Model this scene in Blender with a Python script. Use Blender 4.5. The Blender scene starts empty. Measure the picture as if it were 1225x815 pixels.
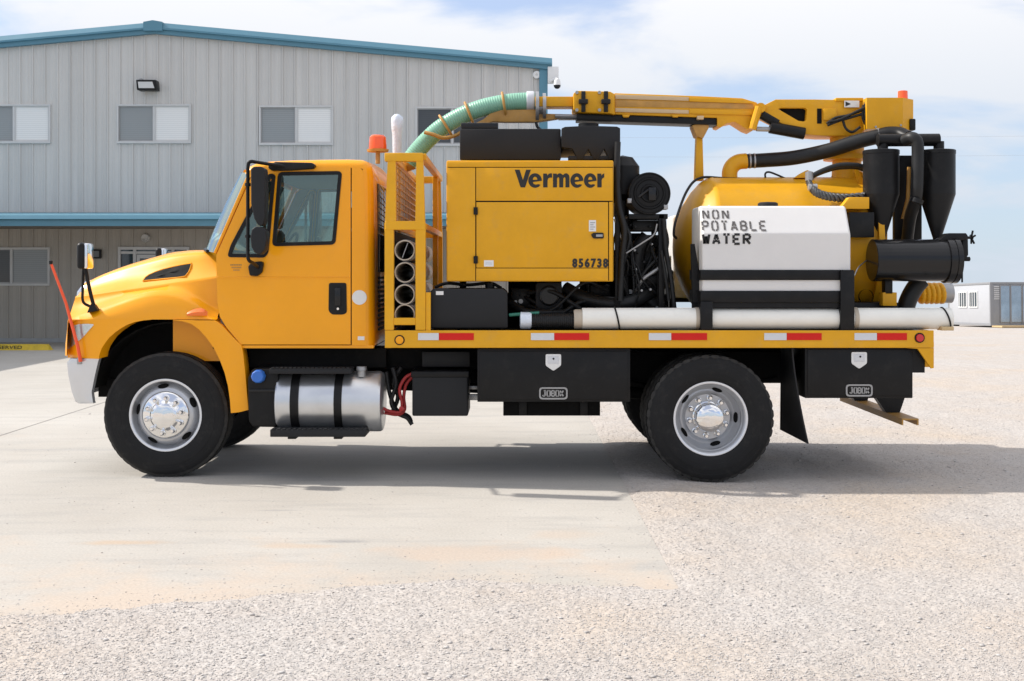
import bpy, bmesh, math, random
import numpy as np
from mathutils import Vector, Matrix, noise
from mathutils.geometry import tessellate_polygon

random.seed(7)
rng = np.random.default_rng(11)
R = math.radians
SC = bpy.context.scene
COL = SC.collection

# ------------------------------------------------------------------ camera
CAM_D, CAM_H, FOC, PX0, PY0 = 9.65, 1.725, 1416.0, 612.5, 325.0
cd = bpy.data.cameras.new('camera')
cam = bpy.data.objects.new('camera', cd)
COL.objects.link(cam)
cam.location = (0, -CAM_D, CAM_H)
cam.rotation_euler = (R(90), 0, 0)
cd.sensor_width = 36
cd.lens = FOC / 1225 * 36
cd.shift_y = -(407.5 - PY0) / 1225
cd.clip_start = 0.1
cd.clip_end = 6000
SC.camera = cam

# ------------------------------------------------------------------ sky, sun, exposure
SUN = Vector((-1.1, 0.21, 1.0)).normalized()
EXPOSURE = 1.42
sun_el = math.asin(SUN.z)
sun_rot = math.atan2(SUN.x, SUN.y)
wd = bpy.data.worlds.new('World')
SC.world = wd
wd.use_nodes = True
nt = wd.node_tree
nt.nodes.clear()
N = nt.nodes.new
L = nt.links.new
w_out = N('ShaderNodeOutputWorld')
bg = N('ShaderNodeBackground')
sky = N('ShaderNodeTexSky')
sky.sky_type = 'NISHITA'
sky.sun_disc = False
sky.sun_elevation = sun_el
sky.sun_rotation = sun_rot
sky.air_density = 1.0
sky.dust_density = 0.25
sky.ozone_density = 1.5
tc = N('ShaderNodeTexCoord')
sep = N('ShaderNodeSeparateXYZ')
L(tc.outputs['Generated'], sep.inputs[0])
zz = N('ShaderNodeMath'); zz.operation = 'MAXIMUM'; zz.inputs[1].default_value = 0.0
L(sep.outputs['Z'], zz.inputs[0])
za = N('ShaderNodeMath'); za.operation = 'ADD'; za.inputs[1].default_value = 0.22
L(zz.outputs[0], za.inputs[0])
dx = N('ShaderNodeMath'); dx.operation = 'DIVIDE'
dy = N('ShaderNodeMath'); dy.operation = 'DIVIDE'
L(sep.outputs['X'], dx.inputs[0]); L(za.outputs[0], dx.inputs[1])
L(sep.outputs['Y'], dy.inputs[0]); L(za.outputs[0], dy.inputs[1])
cmb = N('ShaderNodeCombineXYZ')
L(dx.outputs[0], cmb.inputs[0]); L(dy.outputs[0], cmb.inputs[1])
n1 = N('ShaderNodeTexNoise'); n1.inputs['Scale'].default_value = 1.7
n1.inputs['Detail'].default_value = 7; n1.inputs['Roughness'].default_value = 0.52
n1.inputs['Distortion'].default_value = 0.35
mp = N('ShaderNodeMapping'); mp.inputs['Location'].default_value = (1.5, -7.4, 0.0)
mp.inputs['Scale'].default_value = (0.8, 1.0, 1.0)
L(cmb.outputs[0], mp.inputs[0]); L(mp.outputs[0], n1.inputs['Vector'])
cr = N('ShaderNodeMapRange'); cr.interpolation_type = 'SMOOTHSTEP'
cr.inputs['From Min'].default_value = 0.41
cr.inputs['From Max'].default_value = 0.58
cr.inputs['To Min'].default_value = 0.34
cr.inputs['To Max'].default_value = 0.97
L(n1.outputs['Fac'], cr.inputs['Value'])
mixc = N('ShaderNodeMix'); mixc.data_type = 'RGBA'
CLOUD = N('ShaderNodeRGB'); CLOUD.outputs[0].default_value = (2.62, 2.60, 2.62, 1)
hz = N('ShaderNodeMapRange'); hz.interpolation_type = 'SMOOTHSTEP'
hz.inputs['From Min'].default_value = 0.0; hz.inputs['From Max'].default_value = 0.30
hz.inputs['To Min'].default_value = 0.66; hz.inputs['To Max'].default_value = 0.0
L(zz.outputs[0], hz.inputs['Value'])
L(cr.outputs[0], mixc.inputs['Factor'])
dim = N('ShaderNodeMix'); dim.data_type = 'RGBA'; dim.blend_type = 'MULTIPLY'; dim.inputs['Factor'].default_value = 1
dim.inputs[7].default_value = (0.31, 0.39, 0.51, 1)
L(sky.outputs[0], dim.inputs[6])
# an overcast sheet is brighter overhead than at the horizon (standard overcast-sky luminance)
ov = N('ShaderNodeMath'); ov.operation = 'MULTIPLY_ADD'; ov.inputs[1].default_value = 0.9; ov.inputs[2].default_value = 1.0
L(zz.outputs[0], ov.inputs[0])
cl = N('ShaderNodeVectorMath'); cl.operation = 'SCALE'
L(CLOUD.outputs[0], cl.inputs[0]); L(ov.outputs[0], cl.inputs['Scale'])
L(dim.outputs[2], mixc.inputs[6]); L(cl.outputs[0], mixc.inputs[7])
low = N('ShaderNodeMix'); low.data_type = 'RGBA'
low.inputs[7].default_value = (1.72, 2.05, 2.5, 1)
L(hz.outputs[0], low.inputs['Factor']); L(mixc.outputs[2], low.inputs[6])
L(low.outputs[2], bg.inputs['Color'])
bg.inputs['Strength'].default_value = 0.125
L(bg.outputs[0], w_out.inputs[0])

sd = bpy.data.lights.new('sun', 'SUN')
sd.energy = 2.0
sd.angle = R(0.9)
sd.color = (1.0, 0.945, 0.87)
sun = bpy.data.objects.new('sun', sd)
COL.objects.link(sun)
sun.location = (-20, 5, 25)
sun.rotation_euler = SUN.to_track_quat('Z', 'Y').to_euler()

vs = SC.view_settings
vs.view_transform = 'Standard'
vs.look = 'None'
vs.gamma = 1
vs.exposure = EXPOSURE
vs.use_curve_mapping = False
SC.cycles.max_bounces = 8
SC.cycles.transparent_max_bounces = 12

# ------------------------------------------------------------------ coordinate and mesh helpers
def X(px, Y): return (px - PX0) * (CAM_D + Y) / FOC
def Z(py, Y): return CAM_H - (py - PY0) * (CAM_D + Y) / FOC
def P(px, py, Y): return Vector((X(px, Y), Y, Z(py, Y)))
def S(Y): return FOC / (CAM_D + Y)          # pixels per metre at depth Y

WLOC = {}
def link(o, parent=None, wloc=(0, 0, 0)):
    COL.objects.link(o)
    wloc = Vector(wloc)
    WLOC[o.name] = wloc
    if parent is not None:
        o.parent = parent
        o.location = wloc - WLOC[parent.name]
    else:
        o.location = wloc
    return o

def tag(o, label=None, cat=None, group=None, kind=None):
    if label: o['label'] = label
    if cat: o['category'] = cat
    if group: o['group'] = group
    if kind: o['kind'] = kind
    return o

def empty(name, loc, parent=None):
    o = bpy.data.objects.new(name, None)
    o.empty_display_size = 0.2
    return link(o, parent, loc)

class B:
    """collects shapes (world coordinates) into one mesh"""
    def __init__(s):
        s.v = []; s.f = []
    def add(s, v, f):
        n = len(s.v)
        s.v += [tuple(p) for p in v]
        s.f += [tuple(i + n for i in q) for q in f]
        return s
    def box(s, x0, x1, y0, y1, z0, z1, bev=0.0, seg=2):
        if x1 < x0: x0, x1 = x1, x0
        if y1 < y0: y0, y1 = y1, y0
        if z1 < z0: z0, z1 = z1, z0
        bm = bmesh.new()
        bmesh.ops.create_cube(bm, size=1)
        for v in bm.verts:
            v.co = Vector(((x0 + x1) / 2 + v.co.x * (x1 - x0), (y0 + y1) / 2 + v.co.y * (y1 - y0), (z0 + z1) / 2 + v.co.z * (z1 - z0)))
        if bev > 0:
            bev = min(bev, 0.45 * min(x1 - x0, y1 - y0, z1 - z0))
            bmesh.ops.bevel(bm, geom=bm.edges[:], offset=bev, segments=seg, affect='EDGES', profile=0.5)
        return s.bm(bm)
    def bm(s, bm):
        bm.verts.index_update()
        s.add([v.co.copy() for v in bm.verts], [[v.index for v in f.verts] for f in bm.faces])
        bm.free()
        return s
    def bpx(s, a, b, c, d, Y0, Y1, bev=0.006, seg=2):
        """box whose front face (depth Y0) covers pixels a..b, c..d"""
        return s.box(X(a, Y0), X(b, Y0), Y0, Y1, Z(d, Y0), Z(c, Y0), bev, seg)
    def prism(s, pts, Y0, Y1, holes=(), bev=0.0, seg=2):
        """polygon in x,z extruded from Y0 to Y1"""
        loops = [[Vector((p[0], 0, p[1])) for p in pts]] + [[Vector((p[0], 0, p[1])) for p in h] for h in holes]
        flat = [p for l in loops for p in l]
        tris = tessellate_polygon([[Vector((p.x, p.z, 0)) for p in l] for l in loops])
        bm = bmesh.new()
        a = [bm.verts.new((p.x, Y0, p.z)) for p in flat]
        b = [bm.verts.new((p.x, Y1, p.z)) for p in flat]
        for t in tris:
            try: bm.faces.new([a[i] for i in t])
            except ValueError: pass
            try: bm.faces.new([b[i] for i in reversed(t)])
            except ValueError: pass
        o = 0
        for l in loops:
            n = len(l)
            for i in range(n):
                j = (i + 1) % n
                try: bm.faces.new((a[o + i], a[o + j], b[o + j], b[o + i]))
                except ValueError: pass
            o += n
        bmesh.ops.recalc_face_normals(bm, faces=bm.faces[:])
        if bev > 0:
            bmesh.ops.dissolve_limit(bm, angle_limit=0.01, verts=bm.verts[:], edges=bm.edges[:])
            eds = [e for e in bm.edges if len(e.link_faces) == 2 and e.calc_face_angle(0) > 0.6]
            bmesh.ops.bevel(bm, geom=eds, offset=bev, segments=seg, affect='EDGES', profile=0.5, clamp_overlap=True)
            bmesh.ops.triangulate(bm, faces=[f for f in bm.faces if len(f.verts) > 4])
        return s.bm(bm)
    def ppx(s, pts, Y0, Y1, holes=(), bev=0.0, seg=2):
        return s.prism([(X(a, Y0), Z(b, Y0)) for a, b in pts], Y0, Y1, [[(X(a, Y0), Z(b, Y0)) for a, b in h] for h in holes], bev, seg)
    def tube(s, pts, r, seg=12, cap=True, closed=False):
        pts = [Vector(p) for p in pts]
        n = len(pts)
        rs = r if isinstance(r, (list, tuple)) else [r] * n
        t0 = (pts[1] - pts[0]).normalized()
        ref = Vector((0, 0, 1)) if abs(t0.z) < 0.9 else Vector((1, 0, 0))
        nrm = (ref - t0 * ref.dot(t0)).normalized()
        vs_, fs = [], []
        for i in range(n):
            if closed: t = (pts[(i + 1) % n] - pts[i - 1]).normalized()
            elif i == 0: t = t0
            elif i == n - 1: t = (pts[i] - pts[i - 1]).normalized()
            else: t = (pts[i + 1] - pts[i - 1]).normalized()
            nrm = (nrm - t * nrm.dot(t))
            nrm = nrm.normalized() if nrm.length > 1e-6 else t.orthogonal().normalized()
            bi = t.cross(nrm)
            for k in range(seg):
                a = 2 * math.pi * k / seg
                vs_.append(pts[i] + (nrm * math.cos(a) + bi * math.sin(a)) * rs[i])
        m = n if closed else n - 1
        for i in range(m):
            for k in range(seg):
                a, b = i * seg + k, i * seg + (k + 1) % seg
                c, d = ((i + 1) % n) * seg + (k + 1) % seg, ((i + 1) % n) * seg + k
                fs.append((a, b, c, d))
        if cap and not closed:
            fs.append(tuple(reversed(range(seg))))
            fs.append(tuple((n - 1) * seg + k for k in range(seg)))
        return s.add(vs_, fs)
    def lathe(s, prof, c, axis='Y', seg=32, closed=False, a0=0.0):
        """prof: (offset along axis, radius)"""
        c = Vector(c)
        vs_, fs = [], []
        n = len(prof)
        for k in range(seg):
            a = a0 + 2 * math.pi * k / seg
            ca, sa = math.cos(a), math.sin(a)
            for (h, r) in prof:
                if axis == 'Y': p = Vector((r * ca, h, r * sa))
                elif axis == 'X': p = Vector((h, r * ca, r * sa))
                else: p = Vector((r * ca, r * sa, h))
                vs_.append(c + p)
        for k in range(seg):
            k2 = (k + 1) % seg
            for i in range(n if closed else n - 1):
                j = (i + 1) % n
                if prof[i][1] < 1e-7 and prof[j][1] < 1e-7: continue
                fs.append((k * n + i, k2 * n + i, k2 * n + j, k * n + j))
        return s.add(vs_, fs)
    def grid(s, rows, flip=False):
        n, m = len(rows), len(rows[0])
        vs_ = [p for r in rows for p in r]
        fs = []
        for i in range(n - 1):
            for j in range(m - 1):
                q = (i * m + j, i * m + j + 1, (i + 1) * m + j + 1, (i + 1) * m + j)
                fs.append(tuple(reversed(q)) if flip else q)
        return s.add(vs_, fs)
    def build(s, name, mat, parent=None, smooth=35, recalc=True, merge=True, solid=0.0):
        v = np.array(s.v, dtype=float)
        lo, hi = v.min(0), v.max(0)
        c = (lo + hi) / 2
        if parent is None: c[2] = lo[2]
        bm = bmesh.new()
        bv = [bm.verts.new(p) for p in (v - c)]
        for f in s.f:
            try: bm.faces.new([bv[i] for i in f])
            except ValueError: pass
        if merge: bmesh.ops.remove_doubles(bm, verts=bm.verts[:], dist=1e-5)
        if recalc: bmesh.ops.recalc_face_normals(bm, faces=bm.faces[:])
        if solid: bmesh.ops.solidify(bm, geom=bm.faces[:], thickness=solid)
        me = bpy.data.meshes.new(name)
        bm.to_mesh(me); bm.free()
        if smooth:
            me.polygons.foreach_set('use_smooth', [True] * len(me.polygons))
            me.set_sharp_from_angle(angle=R(smooth))
        me.materials.append(mat)
        return link(bpy.data.objects.new(name, me), parent, c)

def smooth_path(pts, n=8):
    pts = [Vector(p) for p in pts]
    q = [pts[0] * 2 - pts[1]] + pts + [pts[-1] * 2 - pts[-2]]
    out = []
    for i in range(1, len(q) - 2):
        for k in range(n):
            t = k / n
            a, b, c, d = q[i - 1], q[i], q[i + 1], q[i + 2]
            out.append(0.5 * ((2 * b) + (c - a) * t + (2 * a - 5 * b + 4 * c - d) * t * t + (3 * b - a - 3 * c + d) * t ** 3))
    out.append(pts[-1])
    return out

def resample(pts, step):
    out = [pts[0]]; acc = 0
    for a, b in zip(pts, pts[1:]):
        l = (b - a).length
        while acc + l >= step:
            t = (step - acc) / l
            a = a + (b - a) * t
            out.append(a); l = (b - a).length; acc = 0
        acc += l
    return out

def copy_tree(o, parent, loc, rotz=0.0):
    c = o.copy(); COL.objects.link(c)
    c.parent = parent
    c.location = loc
    c.rotation_euler = (0, 0, rotz)
    for ch in list(o.children):
        d = ch.copy(); COL.objects.link(d); d.parent = c
    return c

def text_mesh(name, body, mat, parent, x, z, height, width, Y, bold=0.0, slant_pts=None, extrude=0.001, shear=0.0, spacing=1.0, heavy=0.0):
    """lettering standing in the x,z plane at depth Y, left-bottom at x,z"""
    cu = bpy.data.curves.new(name, 'FONT')
    cu.body = body
    cu.size = 1
    cu.offset = bold
    cu.extrude = 0.0
    cu.shear = shear
    cu.space_character = spacing
    cu.resolution_u = 3
    t = bpy.data.objects.new('tmp_text', cu)
    COL.objects.link(t)
    dg = bpy.context.evaluated_depsgraph_get()
    me = bpy.data.meshes.new_from_object(t.evaluated_get(dg))
    bpy.data.objects.remove(t); bpy.data.curves.remove(cu)
    n = len(me.vertices)
    co = np.empty(n * 3); me.vertices.foreach_get('co', co); co = co.reshape(-1, 3)
    lo, hi = co.min(0), co.max(0)
    q = np.zeros_like(co)
    q[:, 0] = (co[:, 0] - lo[0]) / (hi[0] - lo[0]) * width
    q[:, 2] = (co[:, 1] - lo[1]) / (hi[1] - lo[1]) * height
    b = B()
    fcs = [list(p.vertices) for p in me.polygons]
    for k, (ox, oz) in enumerate([(0, 0)] + [(math.cos(t), math.sin(t)) for t in [2 * math.pi * i / 8 for i in range(8)]] if heavy else [(0, 0)]):
        b.add([(x + p[0] + ox * heavy * height, Y - 0.00015 * k, z + p[2] + oz * heavy * height * 0.6) for p in q], fcs)
    bpy.data.meshes.remove(me)
    return b.build(name, mat, parent, smooth=0, recalc=False, merge=False)

# ------------------------------------------------------------------ materials
MATS = {}
def node_mat(name):
    m = bpy.data.materials.new(name)
    m.use_nodes = True
    t = m.node_tree
    return m, t, t.nodes['Principled BSDF']

def paint(name, col, rough=0.4, metal=0.0, coat=0.0, var=0.10, scale=3.0, bump=0.0, bscale=60.0, dirt=0.0, spec=0.5, dirtcol=(0.30, 0.24, 0.17)):
    m, t, p = node_mat(name)
    n, l = t.nodes.new, t.links.new
    tcn = n('ShaderNodeTexCoord')
    no = n('ShaderNodeTexNoise'); no.inputs['Scale'].default_value = scale; no.inputs['Detail'].default_value = 6
    no.inputs['Roughness'].default_value = 0.65
    l(tcn.outputs['Object'], no.inputs['Vector'])
    hs = n('ShaderNodeMix'); hs.data_type = 'RGBA'
    hs.inputs[6].default_value = tuple(c * (1 - var) for c in col) + (1,)
    hs.inputs[7].default_value = tuple(min(1, c * (1 + var)) for c in col) + (1,)
    mr = n('ShaderNodeMapRange'); mr.inputs['From Min'].default_value = 0.3; mr.inputs['From Max'].default_value = 0.7
    l(no.outputs['Fac'], mr.inputs['Value']); l(mr.outputs[0], hs.inputs['Factor'])
    colout = hs.outputs[2]
    if dirt > 0:
        n2 = n('ShaderNodeTexNoise'); n2.inputs['Scale'].default_value = scale * 2.3; n2.inputs['Detail'].default_value = 9
        n2.inputs['Roughness'].default_value = 0.75
        l(tcn.outputs['Object'], n2.inputs['Vector'])
        m2 = n('ShaderNodeMapRange'); m2.inputs['From Min'].default_value = 0.52; m2.inputs['From Max'].default_value = 0.78
        m2.inputs['To Max'].default_value = dirt
        l(n2.outputs['Fac'], m2.inputs['Value'])
        dm = n('ShaderNodeMix'); dm.data_type = 'RGBA'
        dm.inputs[7].default_value = dirtcol + (1,)
        l(m2.outputs[0], dm.inputs['Factor']); l(colout, dm.inputs[6])
        colout = dm.outputs[2]
    l(colout, p.inputs['Base Color'])
    rr = n('ShaderNodeMapRange'); rr.inputs['To Min'].default_value = max(0.02, rough * 0.8); rr.inputs['To Max'].default_value = min(1, rough * 1.25)
    l(no.outputs['Fac'], rr.inputs['Value']); l(rr.outputs[0], p.inputs['Roughness'])
    p.inputs['Metallic'].default_value = metal
    p.inputs['Coat Weight'].default_value = coat
    p.inputs['Coat Roughness'].default_value = 0.08
    p.inputs['Specular IOR Level'].default_value = spec
    if bump > 0:
        b3 = n('ShaderNodeTexNoise'); b3.inputs['Scale'].default_value = bscale; b3.inputs['Detail'].default_value = 4
        l(tcn.outputs['Object'], b3.inputs['Vector'])
        bp = n('ShaderNodeBump'); bp.inputs['Strength'].default_value = bump; bp.inputs['Distance'].default_value = 0.01
        l(b3.outputs['Fac'], bp.inputs['Height']); l(bp.outputs[0], p.inputs['Normal'])
    MATS[name] = m
    return m

def glass(name, tint=(0.75, 0.85, 0.83), refl=0.12):
    m, t, p = node_mat(name)
    n, l = t.nodes.new, t.links.new
    t.nodes.remove(p)
    out = t.nodes['Material Output']
    tr = n('ShaderNodeBsdfTransparent'); tr.inputs[0].default_value = tint + (1,)
    gl = n('ShaderNodeBsdfGlossy'); gl.inputs['Roughness'].default_value = 0.03; gl.inputs['Color'].default_value = (0.80, 0.95, 0.92, 1)
    fr = n('ShaderNodeFresnel'); fr.inputs['IOR'].default_value = 1.5
    ad = n('ShaderNodeMath'); ad.operation = 'ADD'; ad.inputs[1].default_value = refl; ad.use_clamp = True
    l(fr.outputs[0], ad.inputs[0])
    mx = n('ShaderNodeMixShader')
    l(ad.outputs[0], mx.inputs[0]); l(tr.outputs[0], mx.inputs[1]); l(gl.outputs[0], mx.inputs[2])
    l(mx.outputs[0], out.inputs[0])
    MATS[name] = m
    return m

M_CAB = paint('cab_orange_yellow_paint', (0.90, 0.365, 0.002), 0.36, coat=0.42, var=0.04, spec=0.25, scale=1.6, dirt=0.06)
M_RIG = paint('equipment_yellow_paint', (0.70, 0.345, 0.010), 0.45, coat=0.08, var=0.07, dirt=0.20, spec=0.25)
M_RACK = paint('rack_yellow_paint', (0.74, 0.37, 0.014), 0.45, coat=0.05, var=0.07, scale=5, dirt=0.15, spec=0.25)
M_BLK = paint('black_paint', (0.0085, 0.0085, 0.009), 0.40, var=0.25, spec=0.22, dirt=0.30, dirtcol=(0.045, 0.041, 0.036))
M_BLKG = paint('gloss_black_paint', (0.008, 0.008, 0.009), 0.22, var=0.15, coat=0.15, spec=0.3)
M_CHAR = paint('charcoal_plastic', (0.017, 0.0175, 0.019), 0.55, var=0.12, spec=0.25, bump=0.05, bscale=300)
M_RUB = paint('tyre_rubber', (0.0115, 0.0115, 0.012), 0.68, var=0.2, spec=0.25, dirt=0.35, scale=5, dirtcol=(0.06, 0.056, 0.05), bump=0.1, bscale=120)
M_TREAD = paint('dusty_tread_rubber', (0.040, 0.039, 0.037), 0.85, var=0.25, spec=0.15, scale=12, dirt=0.5, dirtcol=(0.11, 0.10, 0.09))
M_LIP = paint('bright_rim_lip', (0.72, 0.73, 0.75), 0.3, metal=0.4, var=0.04)
M_HOSE = paint('hose_rubber', (0.015, 0.0155, 0.016), 0.45, var=0.2, scale=8, spec=0.3)
M_DARK = paint('chassis_black', (0.006, 0.006, 0.006), 0.7, var=0.3, spec=0.15, dirt=0.2, dirtcol=(0.05, 0.045, 0.04))
M_SILV = paint('wheel_silver_paint', (0.50, 0.51, 0.53), 0.33, metal=0.6, var=0.08, dirt=0.18, dirtcol=(0.2, 0.19, 0.18))
M_CHR = paint('chrome', (0.80, 0.80, 0.80), 0.07, metal=1.0, var=0.02)
M_ALU = paint('brushed_aluminium', (0.62, 0.63, 0.64), 0.33, metal=0.85, var=0.07, scale=4)
M_BUMP = paint('bumper_grey', (0.66, 0.67, 0.68), 0.24, metal=0.6, var=0.03)
M_WHT = paint('white_poly_tank', (0.80, 0.79, 0.78), 0.45, var=0.03, dirt=0.05)
_t = M_WHT.node_tree; _p = _t.nodes['Principled BSDF']; _o = _t.nodes['Material Output']
_tr = _t.nodes.new('ShaderNodeBsdfTranslucent'); _tr.inputs[0].default_value = (0.80, 0.72, 0.36, 1)
_mx = _t.nodes.new('ShaderNodeMixShader'); _mx.inputs[0].default_value = 0.18
_t.links.new(_p.outputs[0], _mx.inputs[1]); _t.links.new(_tr.outputs[0], _mx.inputs[2]); _t.links.new(_mx.outputs[0], _o.inputs[0])
M_PVC = paint('white_pvc', (0.82, 0.80, 0.73), 0.40, var=0.03, dirt=0.08, scale=4)
M_TUBE = paint('grey_beige_tube', (0.44, 0.38, 0.30), 0.55, var=0.12, dirt=0.3)
M_STK = paint('sticker_white', (0.74, 0.74, 0.73), 0.4, var=0.03)
M_INK = paint('lettering_black', (0.012, 0.011, 0.010), 0.5, var=0.1)
M_INKF = paint('faded_stencil_black', (0.10, 0.09, 0.085), 0.6, var=0.5, scale=40, dirt=0.85, dirtcol=(0.6, 0.58, 0.55))
M_RED = paint('reflective_red', (0.62, 0.018, 0.012), 0.4, var=0.05, spec=0.2)
M_REFW = paint('reflective_silver', (0.62, 0.63, 0.65), 0.35, var=0.05)
M_AMBY = paint('yellow_amber_lens', (0.88, 0.36, 0.01), 0.2, var=0.05, spec=0.3)
M_HLAMP = paint('headlamp_reflector', (0.86, 0.87, 0.88), 0.18, metal=0.5, var=0.12, scale=25)
M_AMB = paint('amber_lens', (0.85, 0.16, 0.01), 0.15, var=0.05, coat=0.5)
M_BEAC = paint('orange_beacon_lens', (0.90, 0.11, 0.012), 0.15, var=0.06, coat=0.5)
M_REDL = paint('red_lens', (0.55, 0.012, 0.015), 0.15, coat=0.5)
M_POLE = paint('orange_red_rod', (0.85, 0.09, 0.02), 0.4)
M_BLUE = paint('blue_cap', (0.03, 0.14, 0.50), 0.4)
M_GRN = paint('green_suction_hose', (0.22, 0.46, 0.33), 0.35, var=0.08)
M_GRND = paint('dark_green_strap', (0.02, 0.16, 0.11), 0.5)
M_TAN = paint('worn_tan_paint', (0.46, 0.24, 0.05), 0.5, var=0.2, dirt=0.35, scale=6)
M_WIRE = paint('red_cable', (0.35, 0.02, 0.02), 0.5)
M_STEEL = paint('steel_grey', (0.36, 0.36, 0.36), 0.4, metal=0.6, var=0.1)
M_BRAID = paint('dark_braid', (0.045, 0.046, 0.048), 0.45, var=0.4, scale=30, dirt=0.5, dirtcol=(0.28, 0.28, 0.27))
M_GRAY = paint('seat_grey', (0.17, 0.175, 0.18), 0.8, var=0.1)
M_BAG = paint('plastic_wrap', (0.66, 0.72, 0.80), 0.18, var=0.08, scale=20, bump=0.5, bscale=45)
M_WEAR = paint('boom_wear_pad', (0.58, 0.42, 0.24), 0.5, var=0.1)
M_WOOD = paint('pale_wood', (0.52, 0.38, 0.20), 0.7, var=0.15)
M_GLS = glass('cab_glass', (0.80, 0.88, 0.86), 0.06)
M_WSH = glass('windscreen_glass', (0.60, 0.76, 0.74), 0.42)
M_LENS = glass('clear_lens', (0.88, 0.90, 0.92), 0.12)
M_WALL = paint('painted_metal_wall', (0.57, 0.56, 0.535), 0.5, var=0.035, scale=0.6, dirt=0.06)
_t = M_WALL.node_tree; _p = _t.nodes['Principled BSDF']; _src = _p.inputs['Base Color'].links[0].from_socket
_oi = _t.nodes.new('ShaderNodeObjectInfo'); _g = _t.nodes.new('ShaderNodeNewGeometry'); _m = _t.nodes.new('ShaderNodeMapping'); _m.inputs['Scale'].default_value = (9.0, 1.0, 0.22)
_n = _t.nodes.new('ShaderNodeTexNoise'); _n.inputs['Scale'].default_value = 1.0; _n.inputs['Detail'].default_value = 5
_t.links.new(_g.outputs['Position'], _m.inputs[0]); _t.links.new(_m.outputs[0], _n.inputs['Vector'])
_r = _t.nodes.new('ShaderNodeMapRange'); _r.inputs['From Min'].default_value = 0.3; _r.inputs['From Max'].default_value = 0.7; _r.inputs['To Min'].default_value = 0.90; _r.inputs['To Max'].default_value = 1.03
_t.links.new(_n.outputs['Fac'], _r.inputs['Value'])
_q = _t.nodes.new('ShaderNodeMapRange'); _q.inputs['To Min'].default_value = 0.965; _q.inputs['To Max'].default_value = 1.02
_t.links.new(_oi.outputs['Random'], _q.inputs['Value'])
_k = _t.nodes.new('ShaderNodeMath'); _k.operation = 'MULTIPLY'; _t.links.new(_r.outputs[0], _k.inputs[0]); _t.links.new(_q.outputs[0], _k.inputs[1])
_x = _t.nodes.new('ShaderNodeMix'); _x.data_type = 'RGBA'; _x.blend_type = 'MULTIPLY'; _x.inputs['Factor'].default_value = 1
_t.links.new(_src, _x.inputs[6]); _t.links.new(_k.outputs[0], _x.inputs[7]); _t.links.new(_x.outputs[2], _p.inputs['Base Color'])
M_WALL_SHADED = paint('metal_wall_canopy_shade', (0.385, 0.355, 0.310), 0.5, var=0.05, scale=0.8, dirt=0.08)  # wall colour darkened and warmed: canopy shade put into the lower sheets
M_SOFF = paint('soffit_brown', (0.20, 0.175, 0.145), 0.6, var=0.08)
M_TRIM = paint('blue_metal_trim', (0.085, 0.225, 0.305), 0.42, var=0.05, scale=1.0)
M_FRM = paint('white_window_frame', (0.56, 0.56, 0.55), 0.5, var=0.05)
M_YSTOP = paint('yellow_wheel_stop', (0.60, 0.42, 0.03), 0.6, var=0.15, scale=8, dirt=0.3)
M_CWHT = paint('cabin_white_panel', (0.42, 0.43, 0.45), 0.5, var=0.03)
M_CGRY = paint('cabin_grey_frame', (0.26, 0.265, 0.275), 0.45, var=0.05)
M_CGLS = paint('reflective_cabin_glass', (0.34, 0.40, 0.46), 0.06, metal=0.75, var=0.25, scale=1.2)
M_DGLS = paint('dark_window_glass', (0.03, 0.04, 0.045), 0.04, var=0.1, spec=0.8)

def blind(name, col, rough=0.35, per_m=38):
    m, t, p = node_mat(name)
    n, l = t.nodes.new, t.links.new
    tcn = n('ShaderNodeTexCoord')
    wv = n('ShaderNodeTexWave'); wv.bands_direction = 'Z'; wv.inputs['Scale'].default_value = 6.5
    wv.inputs['Distortion'].default_value = 0.15; wv.inputs['Detail'].default_value = 1
    l(tcn.outputs['Object'], wv.inputs['Vector'])
    mx = n('ShaderNodeMix'); mx.data_type = 'RGBA'
    mx.inputs[6].default_value = tuple(c * 0.86 for c in col) + (1,); mx.inputs[7].default_value = col + (1,)
    l(wv.outputs['Fac'], mx.inputs['Factor']); l(mx.outputs[2], p.inputs['Base Color'])
    p.inputs['Roughness'].default_value = rough
    p.inputs['Coat Weight'].default_value = 0.45; p.inputs['Coat Roughness'].default_value = 0.04
    return m
M_BLW = blind('white_blind_behind_glass', (0.80, 0.80, 0.78))
M_BLG = blind('grey_screened_pane', (0.27, 0.29, 0.295))
M_BLD = blind('dark_pane', (0.045, 0.05, 0.055))

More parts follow.
